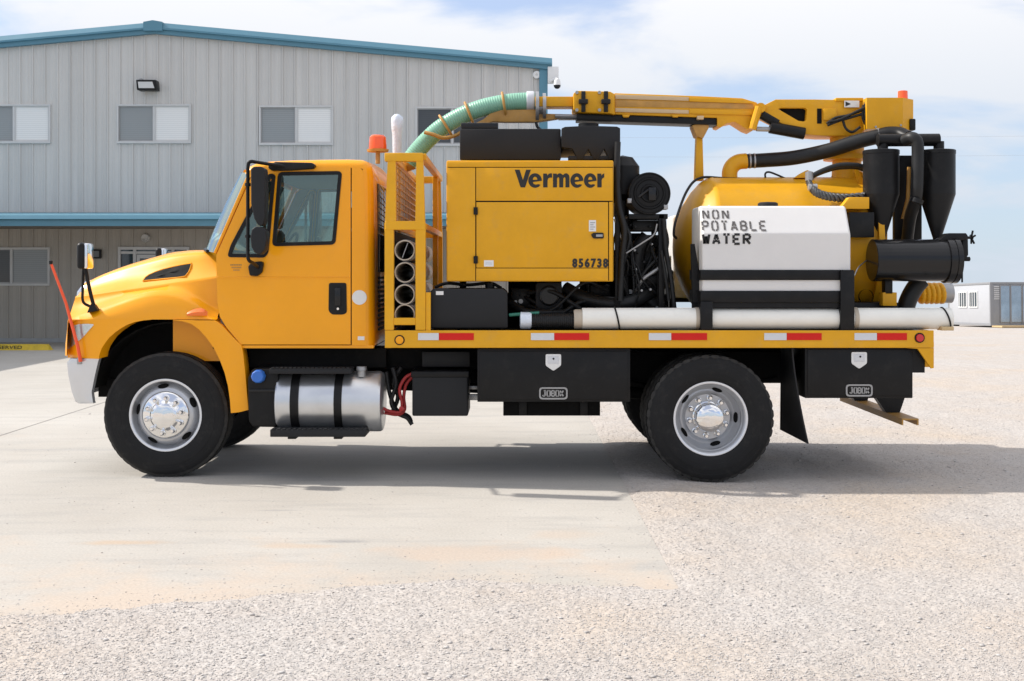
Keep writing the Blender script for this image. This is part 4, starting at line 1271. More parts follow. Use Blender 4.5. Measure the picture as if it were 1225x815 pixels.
for s in (0, 1):
    f = (lambda y: y) if s == 0 else mir
    b = B(); b.prism(DOORP, f(CY0), f(CY0 + 0.03), [WIN, VNT], bev=0.003, seg=1)
    door = b.build('door', M_CAB, truck, smooth=30)
    b = B(); b.prism(REARP, f(CY0), f(CY0 + 0.03)); b.build('cab_corner_panel', M_CAB, truck, smooth=0)
    for nm, poly in (('window', WIN), ('vent_window', VNT)):
        b = B(); b.prism(offset_poly(poly, -0.006), f(CY0 - 0.008), f(CY0 + 0.028), [offset_poly(poly, 0.024)], bev=0.003, seg=1)
        b.build(nm + '_gasket', M_BLK, door, smooth=30)
        b = B(); b.prism(offset_poly(poly, 0.022), f(CY0 + 0.004), f(CY0 + 0.010)); b.build(nm + '_pane', M_GLS, door, smooth=0)
    b = B(); b.prism(offset_poly(DOORP, 0.012), f(CY0 + 0.034), f(CY0 + 0.044), [offset_poly(WIN, -0.01), offset_poly(VNT, -0.01)]); b.build('door_lining', M_GRAY, door, smooth=0)
    # swage line and sill
    b = B(); b.box(X(260, CY0), X(419, CY0), f(CY0 - 0.004), f(CY0 + 0.01), Z(332.6, CY0), Z(331.0, CY0), 0.0035, 2); b.build('swage_line', M_CAB, door, smooth=60)
    b = B(); b.box(X(288, CY0), X(447, CY0), f(CY0 + 0.004), f(CY0 + 0.08), Z(417, CY0), Z(413.2, CY0), 0.006); b.build('sill', M_CAB, truck)
    # handle
    hp = round_poly(cabpx([(393.5, 338.5), (414.5, 338.5), (415, 374), (411, 376.5), (397, 376.5), (393, 372)]), 0.02)
    b = B(); b.prism(hp, f(CY0 - 0.006), f(CY0 + 0.004), bev=0.003); dh = b.build('door_handle', M_BLK, door)
    b = B(); b.box(X(400.5, CY0), X(408, CY0), f(CY0 - 0.022), f(CY0 - 0.008), Z(366, CY0), Z(344, CY0), 0.006); b.build('door_pull', M_BLKG, door)
    b = B(); b.lathe([(-0.012, 0.001), (-0.012, 0.010), (0, 0.012)], (X(404.5, CY0), f(CY0 - 0.004), Z(369.5, CY0)), 'Y', 12); b.build('door_lock', M_CHR, door)
    # A pillar
    b = B(); b.prism(cabpx([(254.5, 303), (258.2, 303.5), (300, 210.5), (306, 205.3), (320, 201.8), (320, 198), (301, 200), (296.5, 206)]), f(CY0 + 0.004), f(CY0 + 0.07), bev=0.01); b.build('front_pillar', M_CAB, truck)
# white disc and small sticker, model mark
b = B(); b.lathe([(-0.004, 0.001), (-0.004, 0.060), (0.001, 0.062)], (X(430, CY0), CY0, Z(356, CY0)), 'Y', 32); b.build('white_disc', M_STK, truck)
b = B(); b.bpx(428, 436, 402.5, 407, CY0 - 0.002, CY0 + 0.002, 0); b.build('sticker', M_STK, truck, smooth=0)
b = B()
for (a, c, d_, e) in ((275.5, 289.5, 316.2, 317.9), (277, 288, 319.4, 321.0), (279, 286.5, 322.6, 324.0)):
    x = a
    while x < c:
        b.bpx(x, x + 1.5, d_, e, CY0 - 0.003, CY0 + 0.001, 0); x += 2.0
b.build('model_mark', M_TAN, truck, smooth=0)
# windscreen, back glass, floor, fire wall, interior
rows = []
for k in range(13):
    y = 0.255 + (mir(0.255) - 0.255) * k / 12
    q = ((YC - y) / (YC - 0.255)) ** 2
    xb = -2.735 + 0.187 * q; zb_ = 1.93 - 0.035 * q
    xt = -2.325 + 0.060 * q; zt_ = 2.60 - 0.045 * q
    rows.append([Vector((lerp(xb, xt, t) - 0.02 * math.sin(math.pi * t), y, lerp(zb_, zt_, t))) for t in (0, .2, .4, .6, .8, 1)])
for side in (0, 1):
    f = (lambda y: y) if side == 0 else mir
    e_ = rows[0] if side == 0 else rows[-1]
    ret = [Vector((lerp(X(257, .24), X(298, .24), t), f(0.235), lerp(Z(302.5, .24), Z(207, .24), t))) for t in (0, .2, .4, .6, .8, 1)]
    rows = [ret] + rows if side == 0 else rows + [ret]
b = B(); b.grid(rows); b.build('windscreen', M_WSH, truck, smooth=80)
b = B(); b.tube([r_[-1] + Vector((0.035, 0, 0.004)) for r_ in rows[1:-1]], 0.02, 8); b.build('windscreen_header', M_CAB, truck)
b = B(); b.tube([r_[0] for r_ in rows[1:-1]], 0.014, 8); b.build('windscreen_seal', M_BLK, truck)
xb0 = X(447, CY0)
b = B(); b.box(xb0 - 0.004, xb0 + 0.008, 0.50, mir(0.50), 1.72, 2.48, 0.005); b.build('rear_window', M_DGLS, truck)
b = B()
for k in range(12): b.box(xb0 + 0.006, xb0 + 0.02, 0.46, mir(0.46), 1.22 + k * 0.04, 1.24 + k * 0.04)
b.build('rear_louvre', M_BLK, truck, smooth=0)
b = B(); b.box(-2.50, xb0 - 0.03, 0.24, mir(0.24), 1.08, 1.13); b.build('cab_floor', M_DARK, truck, smooth=0)
b = B(); b.box(-2.44, -2.40, 0.26, mir(0.26), 1.14, 1.86); b.box(-2.40, -2.15, 0.26, mir(0.26), 1.60, 1.87, 0.04); b.build('dashboard', M_GRAY, truck)
b = B(); b.box(xb0 - 0.05, xb0 - 0.012, 0.29, mir(0.29), 1.12, 2.50); b.build('cab_rear_lining', M_GRAY, truck, smooth=0)
b = B(); b.box(-2.12, xb0 - 0.05, 0.30, mir(0.30), 2.545, 2.57, 0.01); b.build('roof_lining', M_GRAY, truck)
for yy in (0.72, mir(0.72)):
    b = B(); b.box(-1.82, -1.35, yy - 0.24, yy + 0.24, 1.40, 1.56, 0.05, 3); b.box(-1.46, -1.30, yy - 0.23, yy + 0.23, 1.52, 2.08, 0.05, 3); b.box(-1.43, -1.33, yy - 0.14, yy + 0.14, 2.10, 2.28, 0.04, 3); b.box(-1.75, -1.40, yy - 0.18, yy + 0.18, 1.13, 1.42)
    b.build('seat', M_GRAY, truck)
b = B()
c = Vector((-1.98, 0.72, 1.86)); ring = [c + Vector((0.09 * math.sin(a), 0.22 * math.cos(a), 0.20 * math.sin(a))) for a in [2 * math.pi * k / 24 for k in range(24)]]
b.tube(ring, 0.014, 8, closed=True); b.tube([c, c + Vector((-0.2, 0, -0.2))], 0.03, 8); b.build('steering_wheel', M_BLK, truck)

# big side mirrors on tube brackets
for s in (0, 1):
    f = (lambda y: y) if s == 0 else mir
    YM = -0.12
    def Q(px, py, y=YM): p = P(px, py, y); return Vector((p.x, f(y), p.z))
    b = B()
    b.tube(smooth_path([Q(345, 199.5, 0.15), Q(322, 196.5, 0.05), Q(306, 194, YM + .03), Q(300, 193.5), Q(297, 197), Q(296.5, 215), Q(296.5, 260), Q(296.5, 300), Q(297.5, 311), Q(303, 315, -0.02), Q(309, 320, 0.16)], 5), 0.0145, 10)
    br = b.build('mirror_bracket', M_BLK, truck, smooth=60)
    b = B(); b.prism([(Q(a, c, .15).x, Q(a, c, .15).z) for a, c in ((322, 197.5), (330, 194), (374, 195), (378, 198), (375, 202), (345, 204), (325, 204.5), (321, 201))], f(0.12), f(0.21), bev=0.012); b.build('upper_mount', M_BLK, br)
    b = B(); b.prism([(Q(a, c, .17).x, Q(a, c, .17).z) for a, c in ((297, 319), (301, 314), (313, 312.5), (315.5, 315), (313.5, 326), (308, 330.5), (299, 330))], f(0.15), f(0.21), bev=0.012); b.build('lower_mount', M_BLK, br)
    for (poly, nm) in (([(302.5, 203), (306, 200.3), (315, 200.3), (318.5, 203), (319.5, 235), (319, 262), (317, 269.5), (312, 271), (306.5, 262), (302.8, 244)], 'mirror_head'),
                       ([(303.5, 275), (308, 271.5), (316, 272), (320, 277), (321, 288), (319, 299), (313.5, 305), (307, 303), (303, 295), (302, 284)], 'convex_mirror')):
        pp = round_poly([(Q(a, c).x, Q(a, c).z) for a, c in poly], 0.01, 2)
        b = B(); b.prism(pp, f(YM - 0.08), f(YM + 0.07), bev=0.022, seg=3); b.build(nm, M_CHAR, br, smooth=50)
    for py in (221, 283):
        b = B(); b.lathe([(-0.012, 0.024), (0.012, 0.024)], Q(296.5, py), 'Z', 10); b.build('bracket_clamp', M_BLK, br)

# roof beacon and exhaust stack with plastic wrap
Yb = 0.55
b = B(); b.lathe([(0, 0.001), (0, 0.090), (0.02, 0.095), (0.022, 0.06)], P(452, 181.8, Yb), 'Z', 24); bc = b.build('roof_beacon', M_TAN, truck)
b = B(); b.lathe([(0.014, 0.075), (0.03, 0.078), (0.125, 0.070), (0.140, 0.055), (0.145, 0.001)], P(452, 181.5, Yb), 'Z', 24); b.build('beacon_lens', M_BEAC, bc)
b = B(); b.tube([P(452, 182, Yb), P(452, 196, Yb)], 0.02, 8); b.build('beacon_post', M_TAN, bc)
Ye = 0.85
b = B(); ps = P(475, 150, Ye); b.tube([(ps.x, Ye, 1.0), (ps.x, Ye, ps.z)], 0.034, 16); ex = b.build('exhaust_stack', M_CHR, truck)
b = B(); b.lathe([(-0.24, 0.042), (-0.02, 0.040), (0.0, 0.046), (0.03, 0.052), (0.08, 0.055), (0.12, 0.049), (0.145, 0.025), (0.15, 0.001)], ps - Vector((0, 0, 0.05)), 'Z', 20)
for i, v in enumerate(b.v):
    k = noise.noise(Vector(v) * 22) * 0.010
    b.v[i] = (v[0] + k, v[1] - k, v[2] + k * 0.5)
b.build('plastic_wrap', M_BAG, ex, smooth=70)

# ---------------------------------------------------------------- under the cab: DEF tank, fuel tank, steps, battery box
Yt = 0.08
b = B(); b.ppx(round_poly([(296, 452), (302, 441), (332, 441), (334, 460), (334, 508), (330, 511.5), (302, 511), (297, 504)], 3, 3), 0.14, 0.62, bev=0.02, seg=3); dt = b.build('fluid_tank', M_BLK, truck, smooth=45)
b = B(); b.lathe([(-0.07, 0.001), (-0.07, 0.045), (-0.055, 0.055), (-0.01, 0.058), (0.0, 0.05), (0.02, 0.05)], P(310, 450, 0.13), 'Y', 10); b.build('blue_cap', M_BLUE, dt)
b = B(); b.bpx(298, 331, 466, 469, 0.125, 0.16, 0.003); b.build('tank_band', M_BLKG, dt)
r_t = 0.253
cz = Z(480, 0.06 + r_t); cyf = 0.06 + r_t
x0, x1 = X(331, 0.2), X(457.5, 0.2)
b = B(); b.lathe([(x0, 0.001), (x0, r_t - 0.03), (x0 + 0.008, r_t - 0.01), (x0 + 0.03, r_t), (x1 - 0.03, r_t), (x1 - 0.008, r_t - 0.01), (x1, r_t - 0.03), (x1 + 0.004, 0.001)], (0, cyf, cz), 'X', 64)
ft = b.build('fuel_tank', M_ALU, truck, smooth=40)
for a, c in ((346.5, 356.5), (399, 408.5)):
    b = B(); b.lathe([(X(a, .06), r_t + 0.002), (X(a, .06), r_t + 0.009), (X(c, .06), r_t + 0.009), (X(c, .06), r_t + 0.002)], (0, cyf, cz), 'X', 64, closed=True); b.build('tank_strap', M_BLK, ft)
b = B(); b.lathe([(0, 0.035), (0.05, 0.035), (0.055, 0.045), (0.085, 0.042), (0.088, 0.001)], (X(432.5, .2), 0.20, cz + 0.215), 'Z', 16); b.build('filler_cap', M_STEEL, ft)
for (a, c, d_, e, ya, yb_, nm) in ((322, 420, 441, 447.5, 0.05, 0.25, 'upper_step'), (323, 437, 514, 523, -0.03, 0.26, 'lower_step')):
    b = B(); b.bpx(a, c, d_, e, ya, yb_, 0.006)
    n_ = 18
    for k in range(n_):
        xx = lerp(X(a + 4, ya), X(c - 4, ya), k / (n_ - 1)); b.box(xx - 0.012, xx + 0.012, ya - 0.004, ya + 0.05, Z(d_, ya) - 0.002, Z(d_, ya) + 0.008)
    st = b.build(nm, M_CHAR, truck)
    if nm == 'lower_step':
        for q in (344, 399):
            b = B(); b.bpx(q, q + 10, 520, 525.5, 0.0, 0.2, 0.004); b.build('step_bracket', M_BLK, st)
b = B(); b.bpx(493, 560, 446, 498, 0.20, 0.70, 0.015, 3); bb_ = b.build('battery_box', M_CHAR, truck)
b = B(); b.bpx(491.5, 561.5, 444, 452, 0.19, 0.71, 0.012, 3); b.build('battery_lid', M_BLK, bb_)
b = B(); b.bpx(505, 562, 421, 439, 0.32, 0.36, 0.005); b.build('step_plate', M_CHAR, truck)
b = B(); b.bpx(561, 572, 462, 466, 0.4, 0.45, 0.002); b.bpx(558, 575, 472, 479, 0.45, 0.5, 0.002); b.build('small_bracket', M_STEEL, truck)
random.seed(3)
for k, (m, pts) in enumerate(((M_WIRE, [(496, 446), (485, 452), (478, 466), (481, 482), (479, 493), (466, 492), (457, 488)]), (M_WIRE, [(494, 450), (486, 460), (483, 475), (484, 490), (476, 496), (460, 494)]),
                              (M_HOSE, [(470, 440), (474, 460), (468, 480), (475, 494), (487, 500), (493, 508)]), (M_HOSE, [(462, 445), (466, 470), (474, 490), (488, 498), (492, 505)]), (M_HOSE, [(480, 440), (471, 455), (476, 475), (470, 492)]))):
    b = B(); b.tube(smooth_path([P(a, c, 0.28 + 0.03 * k) for a, c in pts], 6), 0.014 if m is M_WIRE else 0.018, 8); b.build('cable', m, truck, smooth=70)
b = B(); b.lathe([(-0.03, 0.001), (-0.02, 0.022), (0.02, 0.022), (0.03, 0.001)], P(480.5, 489, 0.2), 'Y', 10); b.build('cable_terminal', M_WIRE, truck)

# ---------------------------------------------------------------- flatbed
ZD = Z(395.5, 0.0)
bx0, bx1 = X(460.5, 0), X(1117, 0)
b = B(); b.box(bx0 + 0.02, bx1 - 0.05, 0.03, mir(0.03), ZD - 0.05, ZD - 0.004); b.build('bed_deck', M_BLK, truck, smooth=0)
for s in (0, 1):
    f = (lambda y: y) if s == 0 else mir
    zb_ = Z(416.3, 0)
    b = B()
    sec = [(0.03, ZD), (0.003, ZD), (0.0, ZD - 0.004), (0.0, Z(409, 0)), (-0.004, Z(410.2, 0)), (-0.004, zb_ + 0.003), (0.0, zb_), (0.05, zb_), (0.05, zb_ + 0.01), (0.03, zb_ + 0.02)]
    b.grid([[Vector((x, f(y), z)) for y, z in sec] for x in (bx0 + 0.0, bx1)])
    n_ = len(sec)
    b.add([Vector((bx1, f(y), z)) for y, z in sec], [tuple(range(n_))]); b.add([Vector((bx0, f(y), z)) for y, z in sec], [tuple(range(n_))])
    rail = b.build('bed_rail', M_RIG, truck, smooth=30)
    for (a, m_, c) in ((500, 525, 567), (635, 663, 705), (776, 803, 846), (914, 941, 983), (1022, 1049, 1085)):
        for p0, p1, mat in ((a, m_, M_REFW), (m_, c, M_RED)):
            x0, x1 = X(p0, 0), X(p1, 0)
            b = B(); b.box(x0 + 0.001, x1 - 0.001, f(-0.0035), f(0.0), Z(407, 0), Z(398.6, 0)); b.build('reflective_strip', mat, rail, smooth=0)
    b = B(); b.lathe([(-0.018, 0.001), (-0.016, 0.025), (-0.010, 0.032), (0, 0.034)], (X(478, 0), f(0.0), Z(407, 0)), 'Y', 20) if s == 0 else b.lathe([(0.018, 0.001), (0.016, 0.025), (0.010, 0.032), (0, 0.034)], (X(478, 0), f(0.0), Z(407, 0)), 'Y', 20); b.build('amber_lamp', M_AMBY, rail)
    b = B(); b.tube([(X(478, 0) + 0.036 * math.cos(a), f(-0.003), Z(407, 0) + 0.036 * math.sin(a)) for a in [2 * math.pi * k / 24 for k in range(24)]], 0.006, 6, closed=True); b.build('lamp_ring', M_BLK, rail)
    b = B(); b.lathe([(-0.018 if s == 0 else 0.018, 0.001), (-0.016 if s == 0 else 0.016, 0.03), (0, 0.034)], (X(1100, 0), f(0.0), Z(404.3, 0)), 'Y', 20); b.build('red_lamp', M_REDL, rail)
    b = B(); b.tube([(X(1100, 0) + 0.036 * math.cos(a), f(-0.003), Z(404.3, 0) + 0.036 * math.sin(a)) for a in [2 * math.pi * k / 24 for k in range(24)]], 0.006, 6, closed=True); b.build('lamp_ring', M_BLK, rail)
    b = B(); b.prism([(X(a, 0), Z(c, 0)) for a, c in ((1085, 416.6), (1117, 416.6), (1117, 440.5), (1114, 441), (1098, 417.5))], f(-0.002), f(0.02)); b.build('rail_gusset', M_RIG, rail, smooth=0)
b = B(); b.box(bx1 - 0.05, bx1, 0.052, mir(0.052), Z(440, 0), ZD - 0.003, 0.004); b.build('tail_beam', M_RIG, truck)
b = B(); b.box(bx1 - 0.30, bx1 - 0.052, 0.06, mir(0.06), Z(446, 0.06), Z(417, 0.06)); b.build('tail_box', M_BLK, truck, smooth=0)
for k in range(9):
    xx = lerp(bx0 + 0.2, bx1 - 0.4, k / 8)
    b = B(); b.box(xx - 0.03, xx + 0.03, 0.06, mir(0.06), Z(416, 0), ZD - 0.052); b.build('bed_joist', M_BLK, truck, smooth=0)
b = B(); b.box(bx0, bx0 + 0.05, 0.052, mir(0.052), Z(417, 0), ZD - 0.003, 0.004); b.build('front_beam', M_RIG, truck)

# tool boxes with latch and plate
def stroke_text(b, word, x, z, h, w, gap, th, Y, font):
    for ch in word:
        for (x0, z0, x1, z1) in font.get(ch, []):
            p, q = Vector((x + x0 * w, 0, z + z0 * h)), Vector((x + x1 * w, 0, z + z1 * h))
            d_ = (q - p).normalized(); nn = Vector((-d_.z, 0, d_.x)) * th / 2
            pts = [p - nn, p + nn, q + nn, q - nn]
            yield_pts = [(v.x, Y(v.z) if callable(Y) else Y, v.z) for v in pts]
            b.add(yield_pts, [(0, 1, 2, 3)])
        x += w + gap
SF = {'N': [(0, 0, 0, 1), (0.12, .95, .88, .05), (1, 0, 1, 1)], 'O': [(0, .18, 0, .82), (.16, 1, .42, 1), (.58, 1, .84, 1), (1, .82, 1, .18), (.84, 0, .58, 0), (.42, 0, .16, 0), (0, .82, .16, 1), (.84, 1, 1, .82), (1, .18, .84, 0), (.16, 0, 0, .18)],
      'P': [(0, 0, 0, .42), (0, .5, 0, 1), (.15, 1, .8, 1), (.8, 1, 1, .85), (1, .85, 1, .62), (1, .62, .8, .46), (.8, .46, .15, .46)], 'T': [(0, 1, .4, 1), (.6, 1, 1, 1), (.5, .85, .5, 0)],
      'A': [(0, 0, .2, .38), (.22, .44, .46, 1), (.54, 1, .78, .44), (.8, .38, 1, 0), (.3, .3, .7, .3)], 'B': [(0, 0, 0, 1), (.15, 1, .75, 1), (.75, 1, .95, .85), (.95, .85, .95, .65), (.95, .65, .75, .52), (.15, .52, .75, .52), (.75, .52, 1, .36), (1, .36, 1, .16), (1, .16, .78, 0), (.15, 0, .78, 0)],
      'L': [(0, .14, 0, 1), (.08, 0, 1, 0)], 'E': [(0, .1, 0, .46), (0, .54, 0, .92), (.12, 1, 1, 1), (.12, .5, .8, .5), (.12, 0, 1, 0)],
      'W': [(0, 1, .22, 0), (.26, 0, .48, .8), (.52, .8, .74, 0), (.78, 0, 1, 1)], 'R': [(0, 0, 0, 1), (.15, 1, .8, 1), (.8, 1, 1, .85), (1, .85, 1, .65), (1, .65, .8, .5), (.8, .5, .15, .5), (.45, .44, 1, 0)],
      'J': [(.35, 1, 1, 1), (.75, 1, .75, .18), (.75, .18, .55, 0), (.55, 0, .2, 0), (.2, 0, 0, .2)], 'X': [(0, 0, 1, 1), (0, 1, 1, 0)]}
for (a, c, d_, e, lx, ly, pa, pc, pd, pe) in ((571, 754, 416.8, 481, 662, 433, 645, 679, 463.5, 478), (963, 1092, 414.5, 476.5, 1028, 430.5, 1012, 1044, 460, 474.5)):
    Yx = 0.05
    b = B(); b.bpx(a, c, d_, e, Yx, 0.60, 0.006); tbx = b.build('tool_box', M_BLK, truck)
    b = B(); b.bpx(a + 3, c - 3, d_ + 3.5, e - 3, Yx - 0.012, Yx - 0.001, 0.005); b.build('tool_box_door', M_BLK, tbx)
    b = B(); b.ppx(round_poly([(lx - 9.3, ly - 9.2), (lx + 9.3, ly - 9.2), (lx + 9.3, ly + 4.5), (lx, ly + 11), (lx - 9.3, ly + 4.5)], 2, 3), Yx - 0.022, Yx - 0.010, bev=0.003); b.build('latch_plate', M_STK, tbx)
    b = B(); b.bpx(lx - 6.5, lx + 6.5, ly - 6.5, ly + 2.5, Yx - 0.026, Yx - 0.020, 0.003); b.build('latch_paddle', M_REFW, tbx)
    b = B(); b.lathe([(-0.004, 0.001), (-0.004, 0.008), (0, 0.008)], (X(lx, Yx), Yx - 0.026, Z(ly - 4, Yx)), 'Y', 10); b.build('latch_lock', M_BLK, tbx)
    b = B(); ol = round_poly([(pa, pd), (pc, pd), (pc, pe), (pa, pe)], 4, 3); il = round_poly([(pa + 1.8, pd + 1.8), (pc - 1.8, pd + 1.8), (pc - 1.8, pe - 1.8), (pa + 1.8, pe - 1.8)], 3, 3)
    b.ppx(ol, Yx - 0.020, Yx - 0.010, holes=[il]); b.build('name_plate_border', M_STEEL, tbx, smooth=0)
    b = B(); w_ = (pc - pa - 9) / 5 / S(Yx)
    stroke_text(b, 'JOBOX', X(pa + 4.2, Yx), Z(pe - 4.2, Yx), 6.5 / S(Yx), w_ * 0.74, w_ * 0.30, 0.011, Yx - 0.0165, SF)
    b.build('plate_lettering', M_STEEL, tbx, smooth=0, recalc=False, merge=False)
    b = B(); b.box(X(a, Yx), X(c, Yx), mir(0.60), mir(0.05), Z(e, Yx), Z(d_, Yx), 0.006); b.build('tool_box', M_BLK, truck)
b = B(); b.bpx(602, 718, 481, 497.5, 0.45, 0.80, 0.004); b.build('lower_tank', M_DARK, truck)
for q in (621, 694):
    b = B(); b.bpx(q, q + 9, 479, 497, 0.43, 0.449, 0.002); b.build('tank_hanger', M_BLK, truck)
# mud flap, slightly swung back
for s in (0, 1):
    f = (lambda y: y) if s == 0 else mir
    b = B(); rows = []
    for k in range(9):
        t = k / 8
        zz_ = lerp(Z(415, .1), Z(530, .1), t)
        xn_, xf_ = lerp(X(947, .05), X(966, .05), t ** 1.4), lerp(X(934, .66), X(933, .66), t)
        rows.append([Vector((lerp(xn_, xf_, q), f(lerp(0.05, 0.66, q)), zz_ + 0.035 * q * t)) for q in (0, .25, .5, .75, 1)])
    b.grid(rows); b.build('mud_flap', M_CHAR, truck, smooth=60, solid=0.012)
# under-run bar channel hung across the tail
Yn = 0.28
xa, xb_ = X(1079, Yn), X(1099, Yn); zt_ = Z(501, Yn)
b = B()
b.box(xa, xb_, Yn, mir(Yn), zt_ - 0.012, zt_); b.box(xa, xa + 0.012, Yn, mir(Yn), zt_ - 0.055, zt_ - 0.012); b.box(xb_ - 0.012, xb_, Yn, mir(Yn), zt_ - 0.055, zt_ - 0.012)
b.build('under_run_bar', M_TAN, truck, smooth=0)
for yy in (0.75, mir(0.75)):
    b = B(); b.prism([(xa - 0.16, zt_ + 0.24), (xb_ + 0.06, zt_ + 0.24), (xb_ - 0.02, zt_ + 0.002), (xa + 0.0, zt_ + 0.002)], yy - 0.05, yy + 0.05); b.build('bar_hanger', M_BLK, truck, smooth=0)

# ---------------------------------------------------------------- pipe rack behind the cab
YR = 0.0
def post(b, a0, c0, a1, c1, w0, w1, Y, dep=0.06):
    """tapered post between two pixel heights"""
    p0, p1 = P(a0, c0, Y), P(a1, c1, Y)
    h0, h1 = w0 / 2 / S(Y), w1 / 2 / S(Y)
    b.add([(p0.x - h0, Y, p0.z), (p0.x + h0, Y, p0.z), (p1.x + h1, Y, p1.z), (p1.x - h1, Y, p1.z), (p0.x - h0, Y + dep, p0.z), (p0.x + h0, Y + dep, p0.z), (p1.x + h1, Y + dep, p1.z), (p1.x - h1, Y + dep, p1.z)],
          [(0, 1, 2, 3), (7, 6, 5, 4), (0, 4, 5, 1), (3, 2, 6, 7), (0, 3, 7, 4), (1, 5, 6, 2)])
rack = None
zt_r = Z(183, YR)
for s in (0, 1):
    Yq = YR if s == 0 else mir(YR) - 0.06
    b = B(); wl = (461, 474, 498, 510)
    def xq(px): return X(px, YR)
    zz1, zz2, zz3 = Z(191, YR), Z(265, YR), Z(395, YR)
    yA, yB = Yq, Yq + 0.06
    b.box(xq(460), xq(471), yA, yB, zz3, zz2 - 0.01, 0.004, 1)
    b.box(xq(497), xq(509), yA, yB, zz3, zz2 - 0.01, 0.004, 1)
    b.box(xq(460.5), xq(508.5), yA - 0.004, yB + 0.004, Z(275, YR), Z(264.5, YR), 0.004, 1)
    b.box(xq(471), xq(497), yA + 0.002, yB - 0.002, Z(389, YR), Z(380.5, YR), 0.004, 1)
    b.box(xq(509.2), xq(515), yA + 0.01, yB - 0.01, Z(396, YR), Z(350, YR), 0.003, 1)
    b.box(xq(461), xq(465), yA + 0.052, yB + 0.008, zz3, zz2)
    rf = b.build('rack_frame', M_RACK, truck) if s == 0 else b.build('rack_frame', M_RACK, truck)
    b = B()
    for (a0, a1, w0, w1) in ((467, 468.5, 13, 9.5), (502.5, 502, 11.5, 8)):
        p0x, p1x = xq(a0), xq(a1); h0, h1 = w0 / 2 / S(YR), w1 / 2 / S(YR)
        b.add([(p0x - h0, yA, zz2), (p0x + h0, yA, zz2), (p1x + h1, yA, zz1), (p1x - h1, yA, zz1), (p0x - h0, yB, zz2), (p0x + h0, yB, zz2), (p1x + h1, yB, zz1), (p1x - h1, yB, zz1)],
              [(0, 1, 2, 3), (7, 6, 5, 4), (0, 4, 5, 1), (3, 2, 6, 7), (0, 3, 7, 4), (1, 5, 6, 2)])
    b.box(xq(460), xq(506), yA - 0.006, yB + 0.03, Z(193, YR), zt_r, 0.006, 2)
    b.build('rack_head', M_RACK, truck)
# long rails across the truck and mid posts
for (a, c, w_) in ((463, 187, 0.055), (501, 187, 0.055), (463, 270, 0.05), (501, 270, 0.05), (463, 386, 0.05), (501, 386, 0.05)):
    b = B(); p = P(a, c, YR); b.box(p.x, p.x + w_, YR + 0.068, mir(YR) - 0.068, p.z - w_ / 2, p.z + w_ / 2, 0.004, 1); b.build('rack_rail', M_RACK, truck)
for yy in (1.78,):
    b = B(); b.box(X(500, 0), X(500, 0) + 0.05, yy, yy + 0.05, ZD, Z(190, YR), 0.004, 1); b.build('rack_post', M_RACK, truck)
# expanded-metal guard on the cab side
b = B()
xm = X(471, YR)
ya, yb_, za_, zb_ = 0.08, mir(0.08), Z(263, YR), Z(196, YR)
for k in range(15):
    y = lerp(ya, yb_, k / 14); b.box(xm - 0.006, xm + 0.006, y - 0.006, y + 0.006, za_, zb_)
for k in range(9):
    z = lerp(za_, zb_, k / 8); b.box(xm - 0.0055, xm + 0.0055, ya, yb_, z - 0.006, z + 0.006)
b.build('mesh_guard', M_TAN, truck, smooth=0)
b = B(); b.box(X(471.2, .1), X(473, .1), 0.09, mir(0.3), ZD + 0.02, Z(277, .1)); b.build('rack_back_plate', M_DARK, truck, smooth=0)

# suction tubes lying across the rack: separate things
order = ('topmost', 'second from the top', 'third from the top', 'lowest')
xt = X(484, 0.03); rt = 0.0835
for k, py in enumerate((299.5, 326, 352.5, 376.5)):
    t = empty('suction_tube', (xt, 0.03, Z(py, 0.03) - rt))
    tag(t, 'open grey-beige tube end in the yellow rack, %s of four' % order[k], 'tube', 'tubes stacked in the rack behind the cab')
    b = B(); L0, L1 = 0.03 + 0.012 * (k % 2), mir(0.05)
    b.lathe([(L0, rt), (L1, rt), (L1, rt - 0.009), (L0, rt - 0.009)], (xt, 0, Z(py, 0.03)), 'Y', 36, closed=True); b.build('tube_wall', M_TUBE, t)
    b = B(); b.lathe([(L0 + 0.09, rt + 0.001), (L0 + 0.09, rt + 0.006), (L0 + 0.16, rt + 0.006), (L0 + 0.16, rt + 0.001)], (xt, 0, Z(py, 0.03)), 'Y', 36, closed=True); b.build('coupling_band', M_STEEL, t)
    if k == 0:
        b = B(); b.tube([(xt - 0.02, L0 + 0.02, Z(py, .03) - 0.06), (xt + 0.025, L0 + 0.02, Z(py, .03) + 0.06)], 0.004, 6); b.build('wire', M_STEEL, t)

# ---------------------------------------------------------------- engine cabinet
YE = 0.12
b = B(); b.bpx(534, 734, 192, 337, YE, 1.95, 0.012); ec = b.build('engine_cabinet', M_RIG, truck)
def panel(name, a, c, d_, e, off=0.008, mat=None, par=None, bev=0.003):
    b = B(); b.bpx(a, c, d_, e, YE - off, YE - 0.0030, bev, 2); return b.build(name, mat or M_RIG, par or ec)
b = B(); b.bpx(535.5, 733.2, 199, 336, YE - 0.0022, YE - 0.0008, 0); b.build('seam_backing', M_DARK, ec, smooth=0)
panel('front_panel', 535.2, 568.6, 200.7, 336)
panel('head_panel', 535, 733, 193.5, 199.9, 0.010)
panel('name_panel', 569.6, 733, 200.7, 240.3)
edoor = panel('cabinet_door', 569.9, 727.5, 241.9, 320.4)
panel('edge_panel', 728.6, 733, 241.6, 336, 0.007)
panel('bottom_panel', 569.6, 727.6, 321.2, 336)
for py in (252.5, 311):
    b = B(); b.bpx(566.5, 571.5, py - 4.5, py + 4.5, YE - 0.022, YE - 0.005, 0.004); b.build('hinge', M_BLK, ec)
